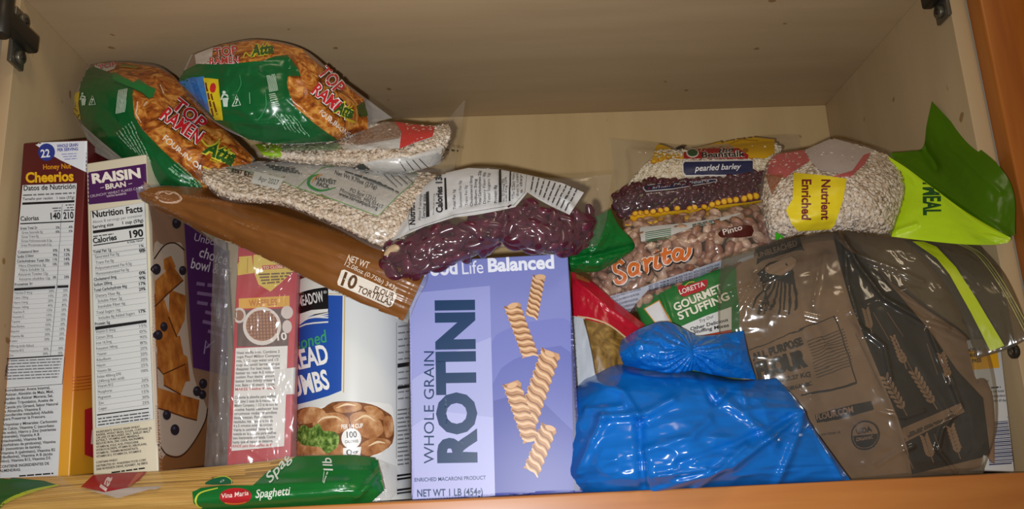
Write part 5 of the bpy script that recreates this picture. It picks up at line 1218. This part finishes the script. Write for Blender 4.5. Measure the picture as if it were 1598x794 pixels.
# ------------------------------------------------------------------ oatmeal with the green bag end
oa = Pouch([[(1194, 258, .07), (1210, 241, .07), (1254, 233, .075), (1300, 216, .08), (1360, 229, .075), (1396, 242, .07)],
            [(1186, 295, .045), (1206, 290, .025), (1254, 282, .01), (1308, 276, .005), (1366, 282, .01), (1412, 290, .03)],
            [(1188, 335, .03), (1206, 335, .012), (1256, 333, .0), (1310, 328, -.004), (1362, 330, .0), (1402, 336, .015)],
            [(1198, 382, .03), (1214, 374, .02), (1252, 366, .012), (1310, 360, .01), (1352, 363, .01), (1390, 369, .015)]],
           .010, .05, 110, 80, pu=5, pv=4, wr=.002, ws=(6, 5), rd=.0012, rs=(6, 5), seed=121, seal=(.05, 0, 0, 0), edge=.003, creases=[([(1298, 358), (1310, 345)], .003, 4), ([(1215, 262), (1300, 275), (1375, 270)], .002, 5), ([(1376, 345), (1400, 358)], .003, 4)])
oab, mb = oat_bag('oatmeal_bag', oa, 'clear oatmeal bag with yellow label and green open end on the zip bag', 'oat bag', 8000, 'rolled_oats', 'rolled oats in the clear bag with the yellow nutrient label', base=at(1300, 370, .02))
mb.build('film', oab)
pr = MB(); P = Print(pr, target=mb, lift=.0004, kinc=.3); P.view(1160, 150, 3.176)
PINK = film('pink_print', haze=.75, gloss=.03, rough=.3, hz='#c95a5e')
P.q(PINK, [(108, 330), (150, 290), (300, 266), (330, 320), (250, 372), (210, 405), (110, 392)]); P.q(film('rust_print', haze=.6, gloss=.03, rough=.3, hz='#a8603c'), [(108, 390), (200, 390), (170, 440), (142, 490)])
P.q(film('white_print', haze=.8, gloss=.03, rough=.3, hz='#c9bcb6'), [(305, 268), (440, 208), (650, 268), (600, 300), (550, 380), (480, 385), (380, 370), (340, 330)])
P.q(PINK, [(596, 292), (632, 280), (600, 340), (530, 400), (430, 402), (540, 370)])
P.q('#dcc41c', [(250, 380), (380, 392), (512, 410), (492, 520), (452, 640), (430, 660), (270, 668), (238, 630), (212, 565), (245, 510)])
P.t('Nutrient', '#6e1f1c', 388, 414, 386, 612, 42, .03); P.t('Enriched', '#6e1f1c', 292, 414, 290, 612, 44, .03)
P.q('#8a1f26', [(752, 316), (775, 330), (805, 400), (800, 440), (775, 370)])
P.q('#3fb51e', [(160, 672), (196, 690), (204, 730), (170, 748), (158, 720)])
pr.build('label_print', oab, label='yellow label with pink and white print')
GF, nt, b = newmat('green_translucent_film')
b.inputs['Base Color'].default_value = lin('#5f8f0c') + (1,); b.inputs['Roughness'].default_value = .3
out = nt.nodes['Material Output']; tl = N(nt, 'ShaderNodeBsdfTranslucent'); tl.inputs[0].default_value = lin('#6fa010') + (1,)
trn = N(nt, 'ShaderNodeBsdfTransparent'); trn.inputs[0].default_value = lin('#a8c83a') + (1,)
mxa = N(nt, 'ShaderNodeMixShader'); mxa.inputs[0].default_value = .35; nt.links.new(b.outputs[0], mxa.inputs[1]); nt.links.new(tl.outputs[0], mxa.inputs[2])
mxb = N(nt, 'ShaderNodeMixShader'); mxb.inputs[0].default_value = .30; nt.links.new(mxa.outputs[0], mxb.inputs[1]); nt.links.new(trn.outputs[0], mxb.inputs[2]); nt.links.new(mxb.outputs[0], out.inputs[0])
ge = Pouch([[(1388, 239, .07), (1418, 236, .065), (1440, 230, .055), (1446, 195, .05), (1454, 158, .05)], [(1400, 268, .06), (1425, 262, .05), (1455, 252, .04), (1480, 232, .025), (1506, 212, .02)], [(1408, 300, .045), (1440, 298, .035), (1480, 295, .015), (1520, 282, -.01), (1558, 258, -.02)], [(1400, 335, .03), (1440, 338, .02), (1490, 340, .0), (1540, 334, -.025), (1582, 302, -.03)], [(1392, 369, .02), (1440, 374, .01), (1500, 380, -.01), (1548, 380, -.03), (1584, 366, -.035)]],
             .001, .006, 110, 90, pu=4, pv=4, wr=.003, ws=(4, 4), seed=122, creases=[([(1440, 230), (1460, 262)], -.006, 7), ([(1480, 225), (1560, 300)], .002, 5), ([(1400, 250), (1490, 310), (1572, 366)], .003, 5)])
mb = MB(); ge.shell(mb, GF); mb.build('bag_end', oab, label='green translucent open end')
LIM = ink('#b2d41a', .28, .5)
gl_ = Pouch([[(1386, 244, .055), (1415, 262, .04), (1455, 292, .02), (1510, 332, -.015), (1572, 368, -.042)], [(1406, 290, .04), (1435, 305, .025), (1475, 325, .005), (1525, 350, -.025), (1577, 371, -.044)], [(1400, 335, .025), (1440, 342, .012), (1490, 354, -.008), (1535, 366, -.032), (1576, 375, -.044)], [(1391, 369, .015), (1440, 375, .004), (1500, 381, -.016), (1548, 382, -.036), (1572, 379, -.044)]],
             .002, .001, 90, 60, pu=4, pv=4, wr=.002, ws=(4, 4), seed=123, creases=[([(1400, 360), (1430, 350)], .003, 4)])
mb = MB(); gl_.shell(mb, LIM)
P = Print(mb, lift=.0004, kinc=.3); P.view(1380, 150, 3.174)
P.t('OATMEAL', '#1d4a1c', 192, 330, 196, 590, 82, .035)
mb.build('front_panel', oab, label='lime front panel')

# ------------------------------------------------------------------ white and yellow carton behind the zip bag
mb = MB()
o, x, n, v = box_from((1516, 528, .013), (1561, 525, .013), (1538, 745, .013), .045, .0005, False)
boxmesh(mb, o, x, n, v, ink('#c9cacb'))
crt = thing('mix_carton', o + x / 2, 'white carton with yellow banner and barcode behind the zip bag at the right wall', 'baking mix box')
P = Print(mb); P.view(1380, 530, 3.307)
P.q('#dfa51c', [(330, 60), (582, 44), (594, 144), (340, 165)]); P.t('EXTRA', '#2c2a2e', 420, 66, 500, 56, 17, .03); P.t('FREE', '#2c2a2e', 430, 92, 490, 84, 17, .03); P.t('NUT FREE', '#2c2a2e', 400, 124, 502, 114, 18, .03)
for k, (s, xa, xb) in enumerate((('QUESTIONS OR COMMENTS', 440, 540), ('1-800-000-3663 (000-0027884)', 440, 600), ('Please when calling code located', 470, 618), ('on top with correspondence', 490, 624), ('product within 60 days', 500, 634))): P.t(s, '#3a3a44', xa, 228 + 24 * k, xb, 221 + 24 * k, 13, .01) if k != 1 else P.micro('#3a3a44', 500, 252, 600, 244, 13, 1)
for k in range(24):
    y = 424 + 9.4 * k; w = (3.2, 5.5, 2.4, 4.6, 3, 6)[k * 7 % 6]
    P.l('#2a2c5c', w, [(540, y + 4), (652 + 34 * k / 24, y - 6)], bump=False)
P.t('24000 55454', '#3a3a44', 690, 625, 662, 440, 17); P.t('7', '#3a3a44', 648, 402, 646, 392, 12)
mb.build('carton', crt, angle=30)
